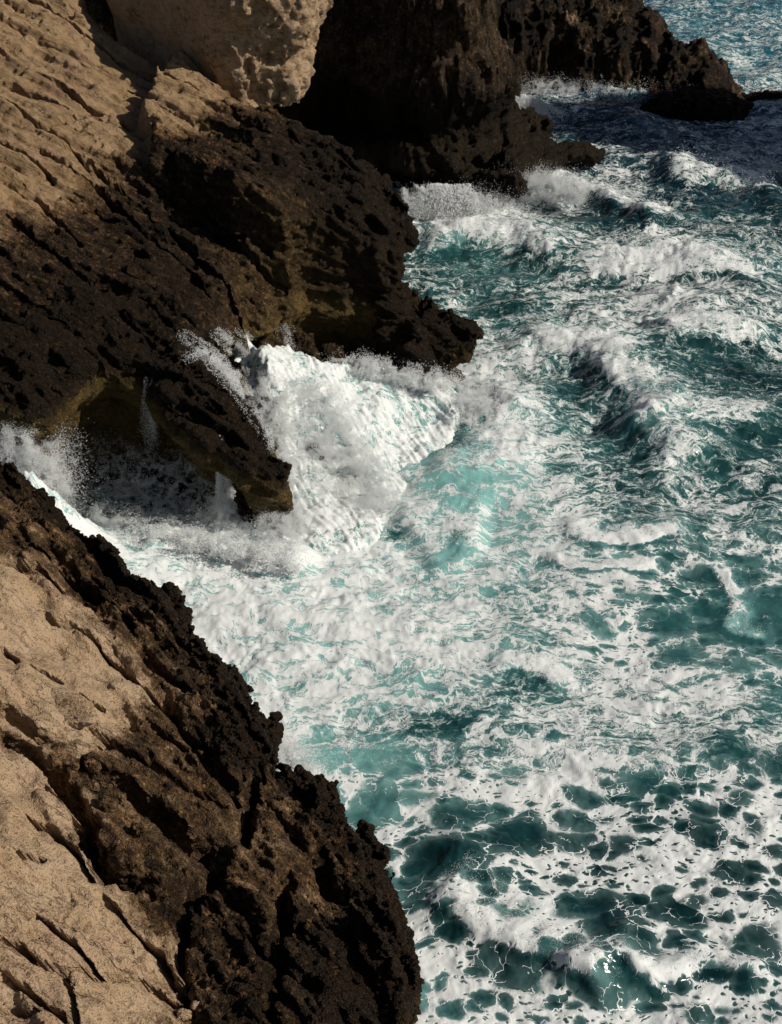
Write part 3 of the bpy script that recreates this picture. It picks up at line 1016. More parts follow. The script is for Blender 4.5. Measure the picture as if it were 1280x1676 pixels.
def build_sea():
    st = 2.8
    pxs = np.concatenate([[-9000, -5000, -3000, -1800, -1200, -800, -560], np.arange(-420, 0, 7), np.arange(0, 1281, st), np.arange(1286, 1700, 7), [1840, 2100, 2600, 3600, 5600, 9600]])
    pys = np.concatenate([[-714.6, -714, -712, -705, -690, -660, -600, -500, -380, -280, -200, -130], np.arange(-90, 0, 6), np.arange(0, 1677, 2.75), np.arange(1682, 1900, 7), [1950, 2100, 2400, 3000, 4200]])
    A, B = np.meshgrid(pxs, pys, indexing='xy')
    W = P(A, B, 0.0)
    X, Y = W[..., 0], W[..., 1]
    z, D, cr, fc, px, py = sea_height(X, Y)
    aer_light = chart_at(chart(AER), px, py) / 9.0
    nz = fbm(np.stack([X.ravel(), Y.ravel(), X.ravel() * 0], 1) / 1.3, 3, 893).reshape(X.shape)
    foam = np.clip(0.94 * D + (0.38 + 0.3 * nz) * sst(0.45, 0.95, cr) * (1 - 0.55 * sst(1300, 1400, py)) - 0.6 * fc + 0.16 * nz, 0, 1.1)
    web = np.clip(sst(1180, 1330, py) + 0.7 * sst(820, 1000, px) * sst(820, 930, py) * sst(1200, 1080, py) + 0.15, 0, 1)
    foam = foam - 0.015 * sst(1320, 1420, py)
    mr = sst(760, 900, px) * sst(330, 420, py) * sst(980, 880, py)
    foam = foam + 0.05 * mr
    aer_light = np.clip(aer_light + 0.25 * cr + 0.10 * mr, 0, 1)  # crest term: light through the water put into the colour
    for a, b_, hx, hy, df, da in SPOTS:
        e = np.exp(-((px - a) / hx) ** 2 - ((py - b_) / hy) ** 2)
        foam = np.clip(foam + df * e, 0, 1.1)
        aer_light = np.clip(aer_light + da * e, 0, 1)
    m = (cr > 0.7) & (fc < 0.2) & (px > 0) & (px < 1290)
    build_sea.crest = np.stack([X[m], Y[m], z[m]], 1)
    V = np.stack([X, Y, z], -1).reshape(-1, 3)
    h, w = X.shape
    i = np.arange(h * w).reshape(h, w)
    F = np.stack([i[1:, :-1], i[1:, 1:], i[:-1, 1:], i[:-1, :-1]], -1).reshape(-1, 4)
    o = mesh_from('sea', V, F, M_SEA, {'foam': foam.ravel(), 'aer_light': aer_light.ravel(), 'web': web.ravel()})
    return structure(o)


def sea_material():
    m, nt, b = new_mat('sea_water')
    g = N(nt)
    pos = g.geo()
    foam, aer_light, web = g.attr('foam'), g.attr('aer_light'), g.attr('web')
    flat = g.vmath('MULTIPLY', pos, (1.0, 1.0, 0.35))
    # warped coordinates
    w1 = g.vmath('SUBTRACT', g.noise(flat, 0.55, 3, 0.55, 'Color'), (0.5, 0.5, 0.5))
    w2 = g.vmath('SUBTRACT', g.noise(flat, 2.6, 3, 0.6, 'Color'), (0.5, 0.5, 0.5))
    amt = g.ramp(web, 0.1, 0.9, 2.2, 1.1, 'LINEAR')
    q = g.vmath('ADD', flat, g.vmath('SCALE', w1, scale=amt))
    q = g.vmath('ADD', q, g.vmath('SCALE', w2, scale=0.38))
    # web of foam round open cells
    inv = g.math('SUBTRACT', 1.0, foam)
    wq = g.vmath('ADD', g.vmath('MULTIPLY', flat, (0.78, 1.08, 0.0)), g.vmath('SCALE', w1, scale=0.95))
    wq = g.vmath('ADD', wq, g.vmath('SCALE', w2, scale=0.30))
    def holes(sc, base, gain, var):
        n = g.node('ShaderNodeTexVoronoi', feature='F1', voronoi_dimensions='2D')
        g.put(n.inputs['Vector'], wq)
        n.inputs['Scale'].default_value = sc
        sep = g.node('ShaderNodeSeparateColor')
        g.link(n.outputs['Color'], sep.inputs[0])
        r = g.math('ADD', g.math('MULTIPLY', inv, gain), base)
        r = g.math('MULTIPLY', r, g.ramp(sep.outputs[0], 0.0, 1.0, 1.0 - var, 1.0 + var, 'LINEAR'))
        return g.math('SUBTRACT', n.outputs['Distance'], r)
    h1, h2, h3 = holes(0.95, -0.10, 1.0, 0.6), holes(2.3, -0.10, 0.92, 0.7), holes(6.5, -0.14, 0.70, 0.8)
    ne = g.node('ShaderNodeTexVoronoi', feature='DISTANCE_TO_EDGE', voronoi_dimensions='2D')
    g.put(ne.inputs['Vector'], g.vmath('ADD', wq, g.vmath('SCALE', w2, scale=0.25)))
    ne.inputs['Scale'].default_value = 3.6
    thread = g.math('MULTIPLY', g.ramp(ne.outputs['Distance'], 0.0, 0.06, 1.0, 0.0), g.ramp(g.noise(flat, 2.0, 3, 0.6), 0.42, 0.62, 0.0, 0.9))
    f = g.math('MINIMUM', h1, g.math('MINIMUM', h2, h3))
    f = g.math('MULTIPLY', f, 0.8)
    f = g.math('ADD', f, g.math('MULTIPLY', thread, 0.34))
    # streaky, torn foam of broken water, drawn out along the run of the swell
    qs = g.vmath('MULTIPLY', q, (0.42, 1.15, 1.0))
    n1 = g.noise(qs, 1.9, 5, 0.62)
    r1 = g.math('ABSOLUTE', g.math('SUBTRACT', g.noise(qs, 2.6, 4, 0.58), 0.5))
    r2 = g.math('ABSOLUTE', g.math('SUBTRACT', g.noise(g.vmath('MULTIPLY', q, (0.7, 1.1, 1.0)), 6.0, 3, 0.55), 0.5))
    rid = g.math('ADD', g.ramp(r1, 0.0, 0.12, 0.34, 0.0), g.ramp(r2, 0.0, 0.09, 0.22, 0.0))
    n2 = g.noise(flat, 7.0, 3, 0.6)
    s_ = g.math('ADD', g.math('ADD', n1, rid), g.math('MULTIPLY', g.math('SUBTRACT', n2, 0.5), 0.22))
    thr = g.ramp(foam, 0.0, 1.0, 1.02, 0.46, 'LINEAR')
    s_ = g.math('SUBTRACT', s_, thr)
    dl = g.math('ADD', g.math('MULTIPLY', f, web), g.math('MULTIPLY', s_, g.math('SUBTRACT', 1.0, web)))
    mask = g.ramp(dl, g.ramp(web, 0.1, 0.9, -0.12, -0.02), g.ramp(web, 0.1, 0.9, 0.24, 0.08))
    thin = g.ramp(dl, -0.30, 0.08)
    # water body; bluer with distance, sky reflection put into the colour
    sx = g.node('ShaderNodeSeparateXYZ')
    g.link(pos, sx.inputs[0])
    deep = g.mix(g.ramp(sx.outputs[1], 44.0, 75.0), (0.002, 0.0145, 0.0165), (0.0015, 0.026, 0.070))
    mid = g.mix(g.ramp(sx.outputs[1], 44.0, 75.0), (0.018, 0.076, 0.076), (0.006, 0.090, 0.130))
    pale = (0.18, 0.40, 0.38)
    ad = g.math('ADD', aer_light, g.math('MULTIPLY', g.math('SUBTRACT', g.noise(flat, 0.9, 4, 0.6), 0.5), 0.45))
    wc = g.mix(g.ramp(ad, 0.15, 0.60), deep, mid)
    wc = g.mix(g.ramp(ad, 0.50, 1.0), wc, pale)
    wc = g.mix(g.math('MULTIPLY', thin, g.ramp(aer_light, 0.1, 0.8, 0.15, 0.55)), wc, (0.27, 0.46, 0.445))
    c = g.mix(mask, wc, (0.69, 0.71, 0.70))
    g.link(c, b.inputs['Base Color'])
    g.link(g.ramp(mask, 0.0, 1.0, 0.12, 0.55), b.inputs['Roughness'])
    b.inputs['IOR'].default_value = 1.33
    g.link(g.ramp(mask, 0.0, 1.0, 0.5, 0.25), b.inputs['Specular IOR Level'])
    h = g.math('ADD', g.math('MULTIPLY', g.ramp(dl, -0.05, 0.15, 0.0, 1.0), 0.35), g.math('MULTIPLY', n2, 0.16))
    h = g.math('ADD', h, g.math('MULTIPLY', g.noise(flat, 22.0, 2, 0.6), 0.05))
    g.link(g.bump(h, 0.5, 0.09), b.inputs['Normal'])
    return m


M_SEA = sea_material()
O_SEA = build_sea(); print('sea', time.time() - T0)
bpy.context.view_layer.update()


# ------------------------------------------------------------------ loose rocks
def hit(o, px, py):
    d = ray(px, py)
    ok, loc, nor, _ = o.ray_cast(Vector((0, 0, CAM_H)), Vector(d).normalized())
    return (np.array(loc), np.array(nor)) if ok else (None, None)


def sphere_quads(n=28):
    """a sphere as a cube grid pushed round"""
    Vs, Fs, off = [], [], 0
    a = np.linspace(-1, 1, n)
    A, B = np.meshgrid(a, a, indexing='ij')
    one = np.ones_like(A)
    for s, arr in ((1, (one, A, B)), (-1, (-one, A, B)), (1, (A, one, B)), (-1, (A, -one, B)), (1, (A, B, one)), (-1, (A, B, -one))):
        p = np.stack(arr, -1).reshape(-1, 3)
        Vs.append(p)
        i = np.arange(n * n).reshape(n, n)
        q = np.stack([i[:-1, :-1], i[1:, :-1], i[1:, 1:], i[:-1, 1:]], -1).reshape(-1, 4)
        Fs.append(q + off)
        off += n * n
    V = np.concatenate(Vs)
    F = np.concatenate(Fs)
    key = np.round(V * 1e4).astype(np.int64)
    _, idx, inv = np.unique(key, axis=0, return_index=True, return_inverse=True)
    V = V[idx]
    F = inv.reshape(-1)[F]
    U = V / np.linalg.norm(V, axis=1, keepdims=True)
    c = U[F].mean(1)
    nn = np.cross(U[F[:, 2]] - U[F[:, 0]], U[F[:, 3]] - U[F[:, 1]])
    flip = (nn * c).sum(1) < 0
    F[flip] = F[flip][:, ::-1]
    return U, F


def rock(name, label, loc, size, rotz=0.0, tilt=0.0, seed=0, dry=0.6, n=26, cuts=7, rough=1.0, group=None, category='rock', sharp=0.62):
    U, F = sphere_quads(n)
    r = np.random.default_rng(seed)
    S = U.copy()
    rad = np.ones(len(U))
    for k in range(cuts):                       # broken flat faces
        d = r.normal(size=3); d /= np.linalg.norm(d)
        h = r.uniform(sharp, 0.92)
        c = S @ d
        rad = np.where(c > h, np.minimum(rad, h / np.maximum(c, 1e-6)), rad)
    V = S * rad[:, None] * np.array(size)
    V += U * (np.mean(size) * rough * (0.16 * fbm(U * 1.7 + seed, 3, seed) + 0.07 * fbm(U * 6 + seed, 3, seed + 3, ridged=True)))[:, None]
    cz, sz = math.cos(rotz), math.sin(rotz)
    ct, st = math.cos(tilt), math.sin(tilt)
    V = V @ np.array([[1, 0, 0], [0, ct, st], [0, -st, ct]]) @ np.array([[cz, sz, 0], [-sz, cz, 0], [0, 0, 1]])
    Nn = vnormals(V, F)
    s = max(np.mean(size), 0.1)
    W = V + np.asarray(loc)
    V = V + Nn * karst(W, Nn, np.full(len(V), dry * 0.8), min(0.7, s * 0.9), seed + 900, (0, 0, 1), 1.2)[:, None] * rough
    o = mesh_from(name, V, F, M_ROCK, {'dry': np.full(len(V), dry), 'moss': np.zeros(len(V))})
    o.location = loc
    o['label'] = label
    o['category'] = category
    if group:
        o['group'] = group
    return o


LEDGE_STONES = [  # px, py, size (m), rotation, dry, label
    (64, 1214, (0.10, 0.08, 0.08), 0.3, 0.45, 'small tan stone at the upper left end of the dark trough, left of the others'),
    (95, 1232, (0.14, 0.10, 0.10), 0.9, 0.35, 'double-humped brown stone in the dark trough under the rounded tan block'),
    (122, 1258, (0.07, 0.05, 0.08), 0.2, 0.5, 'smallest pale stone wedged in the dark trough of the near ledge'),
    (152, 1256, (0.15, 0.11, 0.11), -0.5, 0.4, 'rounded brown stone in the trough below the overhanging tan block'),
    (150, 1287, (0.17, 0.08, 0.06), -0.6, 0.4, 'flat elongated brown stone lying across the middle of the trough'),
    (176, 1322, (0.16, 0.14, 0.15), 0.1, 0.35, 'upright blocky brown stone in the middle of the trough'),
    (226, 1366, (0.11, 0.10, 0.17), 0.2, 0.25, 'tall narrow dark stone at the edge of the deep shadow'),
    (208, 1405, (0.30, 0.18, 0.12), -0.6, 0.36, 'largest loose stone, tan and flat-topped, at the lower end of the trough'),
    (302, 1664, (0.10, 0.09, 0.08), 0.0, 0.8, 'rounded pale pebble beside the bottom slab of the near ledge'),
    (322, 1648, (0.08, 0.07, 0.06), 0.8, 0.7, 'small pale stone above the rounded pebble near the bottom edge'),
]
for k, (px, py, sz, rz, dr, lab) in enumerate(LEDGE_STONES):
    loc, nor = hit(O_LEDGE, px, py)
    if loc is None:
        continue
    rock('stone', lab, loc + np.array([0, 0, sz[2] * 0.45]), sz, rz, 0.25, 40 + k, dr, 20, group='loose stones on the near ledge', category='stone', rough=0.7)
loc, nor = hit(O_LEDGE, 112, 1168)
rock('rock_block', 'rounded tan block overhanging the dark trough on the near ledge', loc + np.array([0, 0.0, 0.03]), (0.60, 0.34, 0.22), -0.75, 0.15, 77, 0.75, 44, 6, 0.35, category='rock')

rock('tidal_rock', 'low black rock awash in the shaded water off the headland', P(1135, 186, 0.1), (2.6, 1.2, 0.75), 0.05, 0, 5, 0.05, 50)
rock('tidal_rock', 'thin dark reef trailing from the tip of the headland', P(1252, 164, 0.0), (1.5, 0.6, 0.32), -0.1, 0, 6, 0.05, 36)
rock('tidal_rock', 'dark wet rock standing in the spray below the overhanging tip', P(424, 840, 0.8), (0.48, 0.48, 1.15), 0.2, 0.1, 7, 0.12, 44, rough=1.2)
rock('tidal_rock', 'brown ridge of rock splitting the white cascade', P(488, 722, 0.85), (0.35, 1.15, 0.55), 0.62, 0.15, 8, 0.22, 44, rough=1.0)
rock('tidal_rock', 'brown knobbly rock washed by foam under the pointed nose', P(716, 596, 0.75), (0.42, 0.40, 0.55), 0.2, 0, 9, 0.2, 40, rough=1.2)
for k, (px, py, z, s) in enumerate([(492, 560, 1.75, 0.34), (540, 580, 1.45, 0.30), (585, 590, 1.2, 0.36), (640, 596, 0.95, 0.28), (815, 166, 0.4, 0.5)][:4]):
    rock('tidal_rock', ['wet brown rock at the head of the foam, first beside the cascade', 'wet brown rock at the foam edge, second from the cascade', 'wet brown rock under the shaded overhang, third from the cascade', 'wet brown rock under the shaded overhang, nearest the pointed nose'][k],
         P(px, py, z), (s * 1.2, s, s * 0.9), 0.4 * k, 0, 60 + k, 0.2, 30, rough=1.3, group='wet rocks along the head of the foam')


# ---- big pale boulder on the upper slab
def build_boulder():
    vox = 0.075
    pl = raised(PL_B, 1.95)
    q1, q2, q0 = PP([(345, 72), (478, 106), (170, -75)], pl)
    print('boulder', q1, q2, q0)
    poly = np.array([q1[:2], [q1[0] + 0.9, q1[1] + 0.05], [q2[0] + 0.15, q2[1] + 0.5], [q2[0] + 0.45, q2[1] + 1.7], [q2[0] - 0.5, q2[1] + 6], [q0[0] - 2, q0[1] + 6], q0[:2]])
    lo = np.array([q0[0] - 0.5, q1[1] - 1.5, q1[2] - 2.5]); hi = np.array([q2[0] + 2.0, q1[1] + 7.0, q1[2] + 3.6])
    X, Y, Z, shp = grid3(lo, hi, vox)
    XY = np.stack([X.ravel(), Y.ravel(), np.zeros(X.size)], 1)
    d2 = poly_sd(poly, X, Y) + 0.12 * fbm(XY / 1.2, 3, 951).reshape(X.shape) * sst(q1[0] + 0.2, q1[0] + 0.8, X)
    z = Z[None, None, :]
    zr = z - (q1[2] + (q2[2] - q1[2]) * np.clip((X - q1[0]) / (q2[0] - q1[0]), -1, 1.2))[:, :, None]
    right = sst(q1[0] + 0.2, q1[0] + 1.0, X)[:, :, None]
    u = -0.10 * zr * (1 - right) - right * (0.55 * sst(0.3, 1.6, zr) + 0.1 * zr) + 0.25 * sst(-0.3, -1.5, zr)
    S = d2[:, :, None] + u
    S = S + right * (0.30 * upnoise(shp, lo, vox, 1.2, 961, 3, step=3) - 0.16 * upnoise(shp, lo, vox, 0.6, 967, 2, step=2, ridged=True)) + 0.05 * upnoise(shp, lo, vox, 0.9, 963, 2, step=3)
    S = smax(S, np.broadcast_to(z - (q1[2] + 2.0 - 0.32 * np.maximum(q1[0] - X, 0))[:, :, None], S.shape), 0.3)
    S = smax(S, np.broadcast_to((q1[2] - 2.2) - z, S.shape), 0.1)
    S[[0, -1]] = 1; S[:, [0, -1]] = 1; S[:, :, [0, -1]] = 1
    V, F = polygonise(S, lo, vox)
    Nn = vnormals(V, F)
    rr = sst(q1[0] + 0.1, q1[0] + 0.9, V[:, 0])
    V = V + Nn * ((0.35 + 0.65 * rr) * karst(V, Nn, np.full(len(V), 0.45), 0.9, 990, (0, 0, 1), 1.0))[:, None]
    dry = np.clip(0.72 + 0.2 * fbm(V / 0.9, 3, 991), 0, 1)
    c = np.array([q1[0], q1[1] + 2, q1[2]])
    o = mesh_from('boulder', V - c, F, M_ROCK, {'dry': dry, 'moss': np.zeros(len(V))})
    o.location = c
    o['label'] = 'huge pale limestone boulder perched at the top of the sloping slab'
    o['category'] = 'boulder'
    return o


build_boulder()


# ---- the cliff across the bay whose shadow lies on the water (right of the picture)
def build_stack():
    vox = 0.8
    poly = np.array([[34.6, 55.0], [34.4, 53.6], [39, 49.6], [45, 45.2], [60, 38], [75, 44], [75, 62], [47.6, 56.6]])
    lo = np.array([30.0, 36.0, -1.5]); hi = np.array([78.0, 66.0, 26.0])
    X, Y, Z, shp = grid3(lo, hi, vox)
    d2 = poly_sd(poly, X, Y)
    z = Z[None, None, :]
    S = smax(d2[:, :, None] + 0.04 * (z - 22), (z - (22.8 + 0.05 * (X - 36))[:, :, None]), 0.8)
    S = S + 0.9 * upnoise(shp, lo, vox, 6.0, 1001, 3, step=2)
    S[[0, -1]] = 1; S[:, [0, -1]] = 1; S[:, :, [-1]] = 1
    V, F = polygonise(S, lo, vox)
    Nn = vnormals(V, F)
    V = V + Nn * (0.5 * fbm(V / 2.5, 4, 1011, ridged=True))[:, None]
    return structure(mesh_from('headland', V, F, M_ROCK, {'dry': sst(2, 6, V[:, 2]), 'moss': V[:, 0] * 0}))


build_stack(); print('rocks', time.time() - T0)


# ------------------------------------------------------------------ white water
def rbf(cp, X, Y):
    cp = np.asarray(cp)
    A = P(cp[:, 0], cp[:, 1], cp[:, 2])
    def ph(r):
        return r * r * np.log(r + 1e-6)
    n = len(A)
    D = np.hypot(A[:, None, 0] - A[None, :, 0], A[:, None, 1] - A[None, :, 1])
    M = np.zeros((n + 3, n + 3))
    M[:n, :n] = ph(D) + np.eye(n) * 0.05
    M[:n, n] = 1; M[:n, n + 1:] = A[:, :2]
    M[n, :n] = 1; M[n + 1:, :n] = A[:, :2].T
    w = np.linalg.solve(M, np.concatenate([A[:, 2], [0, 0, 0]]))
    out = w[n] + w[n + 1] * X + w[n + 2] * Y
    for k in range(n):
        out = out + w[k] * ph(np.hypot(X - A[k, 0], Y - A[k, 1]))
    return out


CASC = np.array([(372, 575, 3.05), (395, 560, 3.0), (420, 590, 2.7), (470, 575, 2.45), (440, 640, 2.2), (480, 640, 2.0), (540, 605, 1.9), (600, 615, 1.55), (660, 620, 1.25), (720, 625, 1.0), (765, 650, 0.8),
                 (450, 700, 1.5), (520, 700, 1.35), (600, 700, 0.95), (680, 710, 0.55), (730, 700, 0.5), (455, 770, 0.85), (520, 780, 0.75), (600, 790, 0.4), (670, 790, 0.15),
                 (455, 840, 0.4), (540, 850, 0.35), (620, 860, 0.05), (460, 905, 0.15), (540, 910, 0.2), (410, 860, 0.3)])


def build_cascade():
    """broken water pouring off the bench"""
    st = 0.035
    A = P(CASC[:, 0], CASC[:, 1], CASC[:, 2])
    x = np.arange(A[:, 0].min() - 0.2, A[:, 0].max() + 0.2, st)
    y = np.arange(A[:, 1].min() - 0.2, A[:, 1].max() + 0.2, st)
    X, Y = np.meshgrid(x, y, indexing='xy')
    z = rbf(CASC, X, Y)
    px, py = to_px(X, Y, z)
    edge_px = [(375, 575), (392, 556), (430, 560), (470, 560), (520, 585), (600, 600), (680, 608), (730, 606), (775, 640), (750, 700), (715, 770), (668, 815), (625, 890), (540, 925), (462, 915), (452, 850), (450, 790), (448, 760), (436, 720), (424, 680), (396, 620)]
    EP = np.array(edge_px, float)
    # outline carried onto the water surface itself
    zz = np.array([rbf(CASC, *P(e[0], e[1], 1.0)[:2]) for e in EP])
    for _ in range(6):
        W = P(EP[:, 0], EP[:, 1], zz)
        zz = rbf(CASC, W[:, 0], W[:, 1])
    d = poly_sd(W[:, :2], X.astype(f32), Y.astype(f32))
    Q = np.stack([X.ravel(), Y.ravel(), z.ravel()], 1)
    wq = Q + 0.25 * np.stack([perlin(Q / 0.9, 1101), perlin(Q / 0.9, 1102), Q[:, 0] * 0], 1)
    fl = np.array([0.55, -0.83, 0.0])
    sd = np.array([0.83, 0.55, 0.0])
    str_ = np.stack([wq @ fl / 1.7, wq @ sd / 0.26, wq[:, 2] * 0], 1)
    lump = 0.06 * np.abs(perlin(wq / 0.55, 1111)) + 0.045 * np.abs(perlin(wq / 0.21, 1112)) + 0.042 * fbm(str_, 4, 1113, ridged=True, gain=0.6) + 0.14 * fbm(Q / 1.0, 3, 1115) + 0.02 * fbm(Q / 0.12, 2, 1117)
    z = z + lump.reshape(X.shape) - 0.02
    jd = d + 0.16 * fbm(Q / 0.45, 3, 1121).reshape(X.shape)
    z = z - 0.9 * sst(-0.22, 0.25, jd)
    V = np.stack([X, Y, z], -1).reshape(-1, 3)
    h, w = X.shape
    i = np.arange(h * w).reshape(h, w)
    F = np.stack([i[:-1, :-1], i[:-1, 1:], i[1:, 1:], i[1:, :-1]], -1).reshape(-1, 4)
    jf = jd.ravel()
    V, F2 = compact(V, F, jf[F].max(1) < 0.30)
    m = np.zeros(h * w, bool); m[F[jf[F].max(1) < 0.30].ravel()] = True
    fo = (0.98 - 0.34 * sst(0.45, 0.75, perlin(str_ * 0.7, 1131) * 0.5 + 0.5) + 0.15 * fbm(Q / 0.5, 2, 1133) - 0.35 * sst(-0.3, 0.2, jf))[m]
    o = mesh_from('white_water', V, F2, M_SEA, {'foam': fo, 'aer_light': np.full(len(V), 0.8), 'web': np.zeros(len(V))})
    o['kind'] = 'stuff'
    o['label'] = 'white foaming cascade pouring off the rock bench'
    return o


O_CASC = build_cascade(); print('cascade', time.time() - T0)
bpy.context.view_layer.update()


def resample(px, step):
    px = np.asarray(px, float)
    d = np.r_[0, np.cumsum(np.hypot(*np.diff(px, axis=0).T))]
    t = np.arange(0, d[-1], step)
    return np.stack([np.interp(t, d, px[:, 0]), np.interp(t, d, px[:, 1])], 1)


RUN_P, RUN_R = [], []


def beads(pts, r, rs):
    pts = np.asarray(pts)
    n = len(pts) * 7
    t = rs.uniform(0, len(pts) - 1.001, n)
    i = t.astype(int)
    f = (t - i)[:, None]
    p = pts[i] * (1 - f) + pts[i + 1] * f + rs.normal(size=(n, 3)) * np.array([0.030, 0.030, 0.014])
    RUN_P.append(p)
    RUN_R.append(r * np.exp(rs.uniform(-0.9, 0.3, n)))


def stream(px, width, count, r=0.018, seed=0, lift=0.02):
    base = resample(px, 4.0)
    nrm = np.gradient(base, axis=0)
    nrm = np.stack([-nrm[:, 1], nrm[:, 0]], 1) / (np.linalg.norm(nrm, axis=1, keepdims=True) + 1e-9)
    rs = np.random.default_rng(seed)
    for k in range(count):
        a, b = sorted(rs.uniform(0, 1, 2))
        if b - a < 0.3:
            a, b = max(0, a - 0.2), min(1, b + 0.2)
        i0, i1 = int(a * (len(base) - 1)), int(b * (len(base) - 1)) + 1
        if i1 - i0 < 4:
            continue
        u = np.arange(i0, i1)
        off = rs.normal() * width * 0.45 + width * 0.35 * perlin(np.stack([u * 0.12, np.full(len(u), k * 3.1 + seed), u * 0.0], 1), 3)
        q = base[u] + nrm[u] * off[:, None]
        pts = []
        last = None
        for p in q:
            loc, nor = hit(O_PROM, p[0], p[1])
            if loc is None or (last is not None and np.linalg.norm(loc - last) > 0.6):
                if len(pts) > 3:
                    beads(pts, r, rs)
                pts = []
                last = loc
                continue
            pts.append(loc + nor * lift)
            last = loc
        if len(pts) > 3:
            beads(pts, r, rs)


FALLS = []


def fall(px, py, obj, width, drop, count, r=0.010, seed=0, out=(0.1, -0.25), top=None, per=700):
    """threads of drops falling from the point seen at px, py"""
    loc, nor = hit(obj, px, py) if top is None else (np.asarray(top, float), None)
    if loc is None:
        return
    rs = np.random.default_rng(seed)
    for k in range(count):
        t = rs.uniform(0, 1, per) ** 0.8
        x0 = rs.normal() * width * 0.35
        sp = rs.normal() * width * 0.8
        ln = drop * rs.uniform(0.55, 1.0)
        s0 = rs.uniform(0, 0.4)
        tt = s0 + (1 - s0) * t
        wob = perlin(np.stack([tt * 5, tt * 0 + k * 1.7, tt * 0], 1), 5)
        p = np.stack([loc[0] + x0 + sp * tt ** 1.5 + out[0] * tt + 0.25 * width * wob, loc[1] + out[1] * tt + 0.0 * tt, loc[2] + 0.03 - ln * tt ** 1.5], 1)
        p += rs.normal(size=p.shape) * (0.010 + 0.12 * width * tt + 0.035 * tt ** 2)[:, None]
        m = perlin(np.stack([tt * 14, tt * 0 + k * 2.3, tt * 0], 1), 9) > -0.25 + 0.1 * rs.normal(size=len(tt))
        FALLS.append((p[m], r * np.exp(rs.uniform(-0.6, 0.4, m.sum()))))


# streams running over the rock above the cascade
stream([(300, 590), (330, 575), (360, 590), (385, 620), (410, 650), (440, 690)], 11, 27, 0.008, 1)
stream([(345, 545), (375, 555), (400, 575), (420, 600), (450, 640)], 10, 27, 0.008, 2)
stream([(385, 540), (410, 555), (440, 580), (465, 610)], 10, 20, 0.008, 3)
stream([(330, 590), (350, 600), (385, 630), (425, 670)], 10, 18, 0.008, 4)
stream([(462, 530), (468, 545), (475, 565), (480, 590)], 12, 22, 0.008, 6)
stream([(290, 560), (315, 565), (345, 585), (375, 610)], 7, 9, 0.008, 21)
stream([(400, 600), (425, 640), (440, 690), (448, 740)], 16, 36, 0.008, 22)
stream([(290, 545), (340, 575), (375, 610), (410, 655), (440, 700), (450, 740)], 16, 49, 0.008, 31)
stream([(350, 540), (385, 570), (410, 605), (432, 650), (445, 690)], 16, 54, 0.008, 32)
# water dropping off the overhangs
for a in ((362, 714, 0.08, 2.7, 11, 0.007, 11), (374, 724, 0.14, 2.4, 4, 0.006, 12), (246, 618, 0.14, 2.0, 8, 0.005, 13)):
    fall(a[0], a[1], O_PROM, a[2], a[3], a[4], a[5], a[6], out=(-0.12, -0.25))
fall(712, 300, O_CLIFF, 1.0, 1.7, 90, 0.015, 16, top=P(722, 302, 1.5), out=(0.3, -0.4))
fall(860, 150, O_CLIFF, 0.6, 1.3, 40, 0.016, 17, top=P(858, 156, 1.2), out=(0.2, -0.3))
# ------------------------------------------------------------------ spray: fine drops
SP_P, SP_R = [], []


def spray(line, n, spread, up, r=(0.006, 0.016), clump=0.8, seed=0, z=0.0, pw=1.6, lean=(0, 0)):
    """drops thrown up from a line of pixels on the water; up = height reached"""
    rs = np.random.default_rng(seed)
    L = np.array([P(p[0], p[1], p[2] if len(p) > 2 else z) for p in line])
    m = n * 4
    t = rs.uniform(0, len(L) - 1, m)
    i = np.minimum(t.astype(int), len(L) - 2)
    f = (t - i)[:, None]
    p = L[i] * (1 - f) + L[i + 1] * f
    hgt = rs.uniform(0, 1, m) ** pw * up
    p = p + rs.normal(size=(m, 3)) * np.array([spread, spread * 0.8, spread * 0.3]) * (0.6 + 0.7 * hgt / max(up, 1e-3))[:, None]
    p[:, 2] += hgt
    p[:, 0] += lean[0] * hgt
    p[:, 1] += lean[1] * hgt
    w = fbm(p / 0.55 + seed, 4, 1300 + seed, gain=0.6, ridged=True)
    thr = np.quantile(w, 0.75 * clump)
    keep = np.where(w > thr)[0][:n]
    SP_P.append(p[keep])
    SP_R.append(np.exp(rs.uniform(math.log(r[0]), math.log(r[1]), len(keep))))


spray([(40, 800), (120, 850), (220, 880), (330, 890), (450, 905)], 110000, 0.4, 0.7, (0.003, 0.007), 1.1, 1, 0.1)
spray([(170, 800), (280, 830), (400, 850)], 150000, 0.5, 1.5, (0.003, 0.0065), 1.2, 2, 0.0, 1.5)
spray([(360, 880), (420, 890), (460, 900)], 100000, 0.3, 1.2, (0.003, 0.007), 0.9, 3, 0.0)
spray([(440, 640, 2.2), (455, 740, 1.4), (462, 840, 0.7), (470, 900, 0.3)], 180000, 0.26, 0.5, (0.003, 0.007), 0.9, 4)
spray([(500, 640, 1.9), (560, 740, 1.0), (620, 830, 0.3)], 120000, 0.5, 0.35, (0.003, 0.007), 0.8, 5)
spray([(745, 660), (770, 690), (775, 720)], 45000, 0.25, 1.0, (0.004, 0.010), 1.0, 6, 0.1, 1.2, (0.1, 0.1))
spray([(560, 610, 1.6), (640, 625, 1.3), (720, 640, 1.0)], 60000, 0.22, 0.5, (0.004, 0.011), 0.8, 7)
cv = build_sea.crest
ci = rng.integers(0, len(cv), 60000)
cp = cv[ci]
hh = rng.uniform(0, 1, len(cp)) ** 2.2 * (0.05 + 0.006 * cp[:, 1])
cp = cp + rng.normal(size=cp.shape) * (0.03 + 0.25 * hh)[:, None]
cp[:, 2] += hh
kw = fbm(cp / 0.5, 3, 1555, ridged=True)
kk = (kw > np.quantile(kw, 0.55))
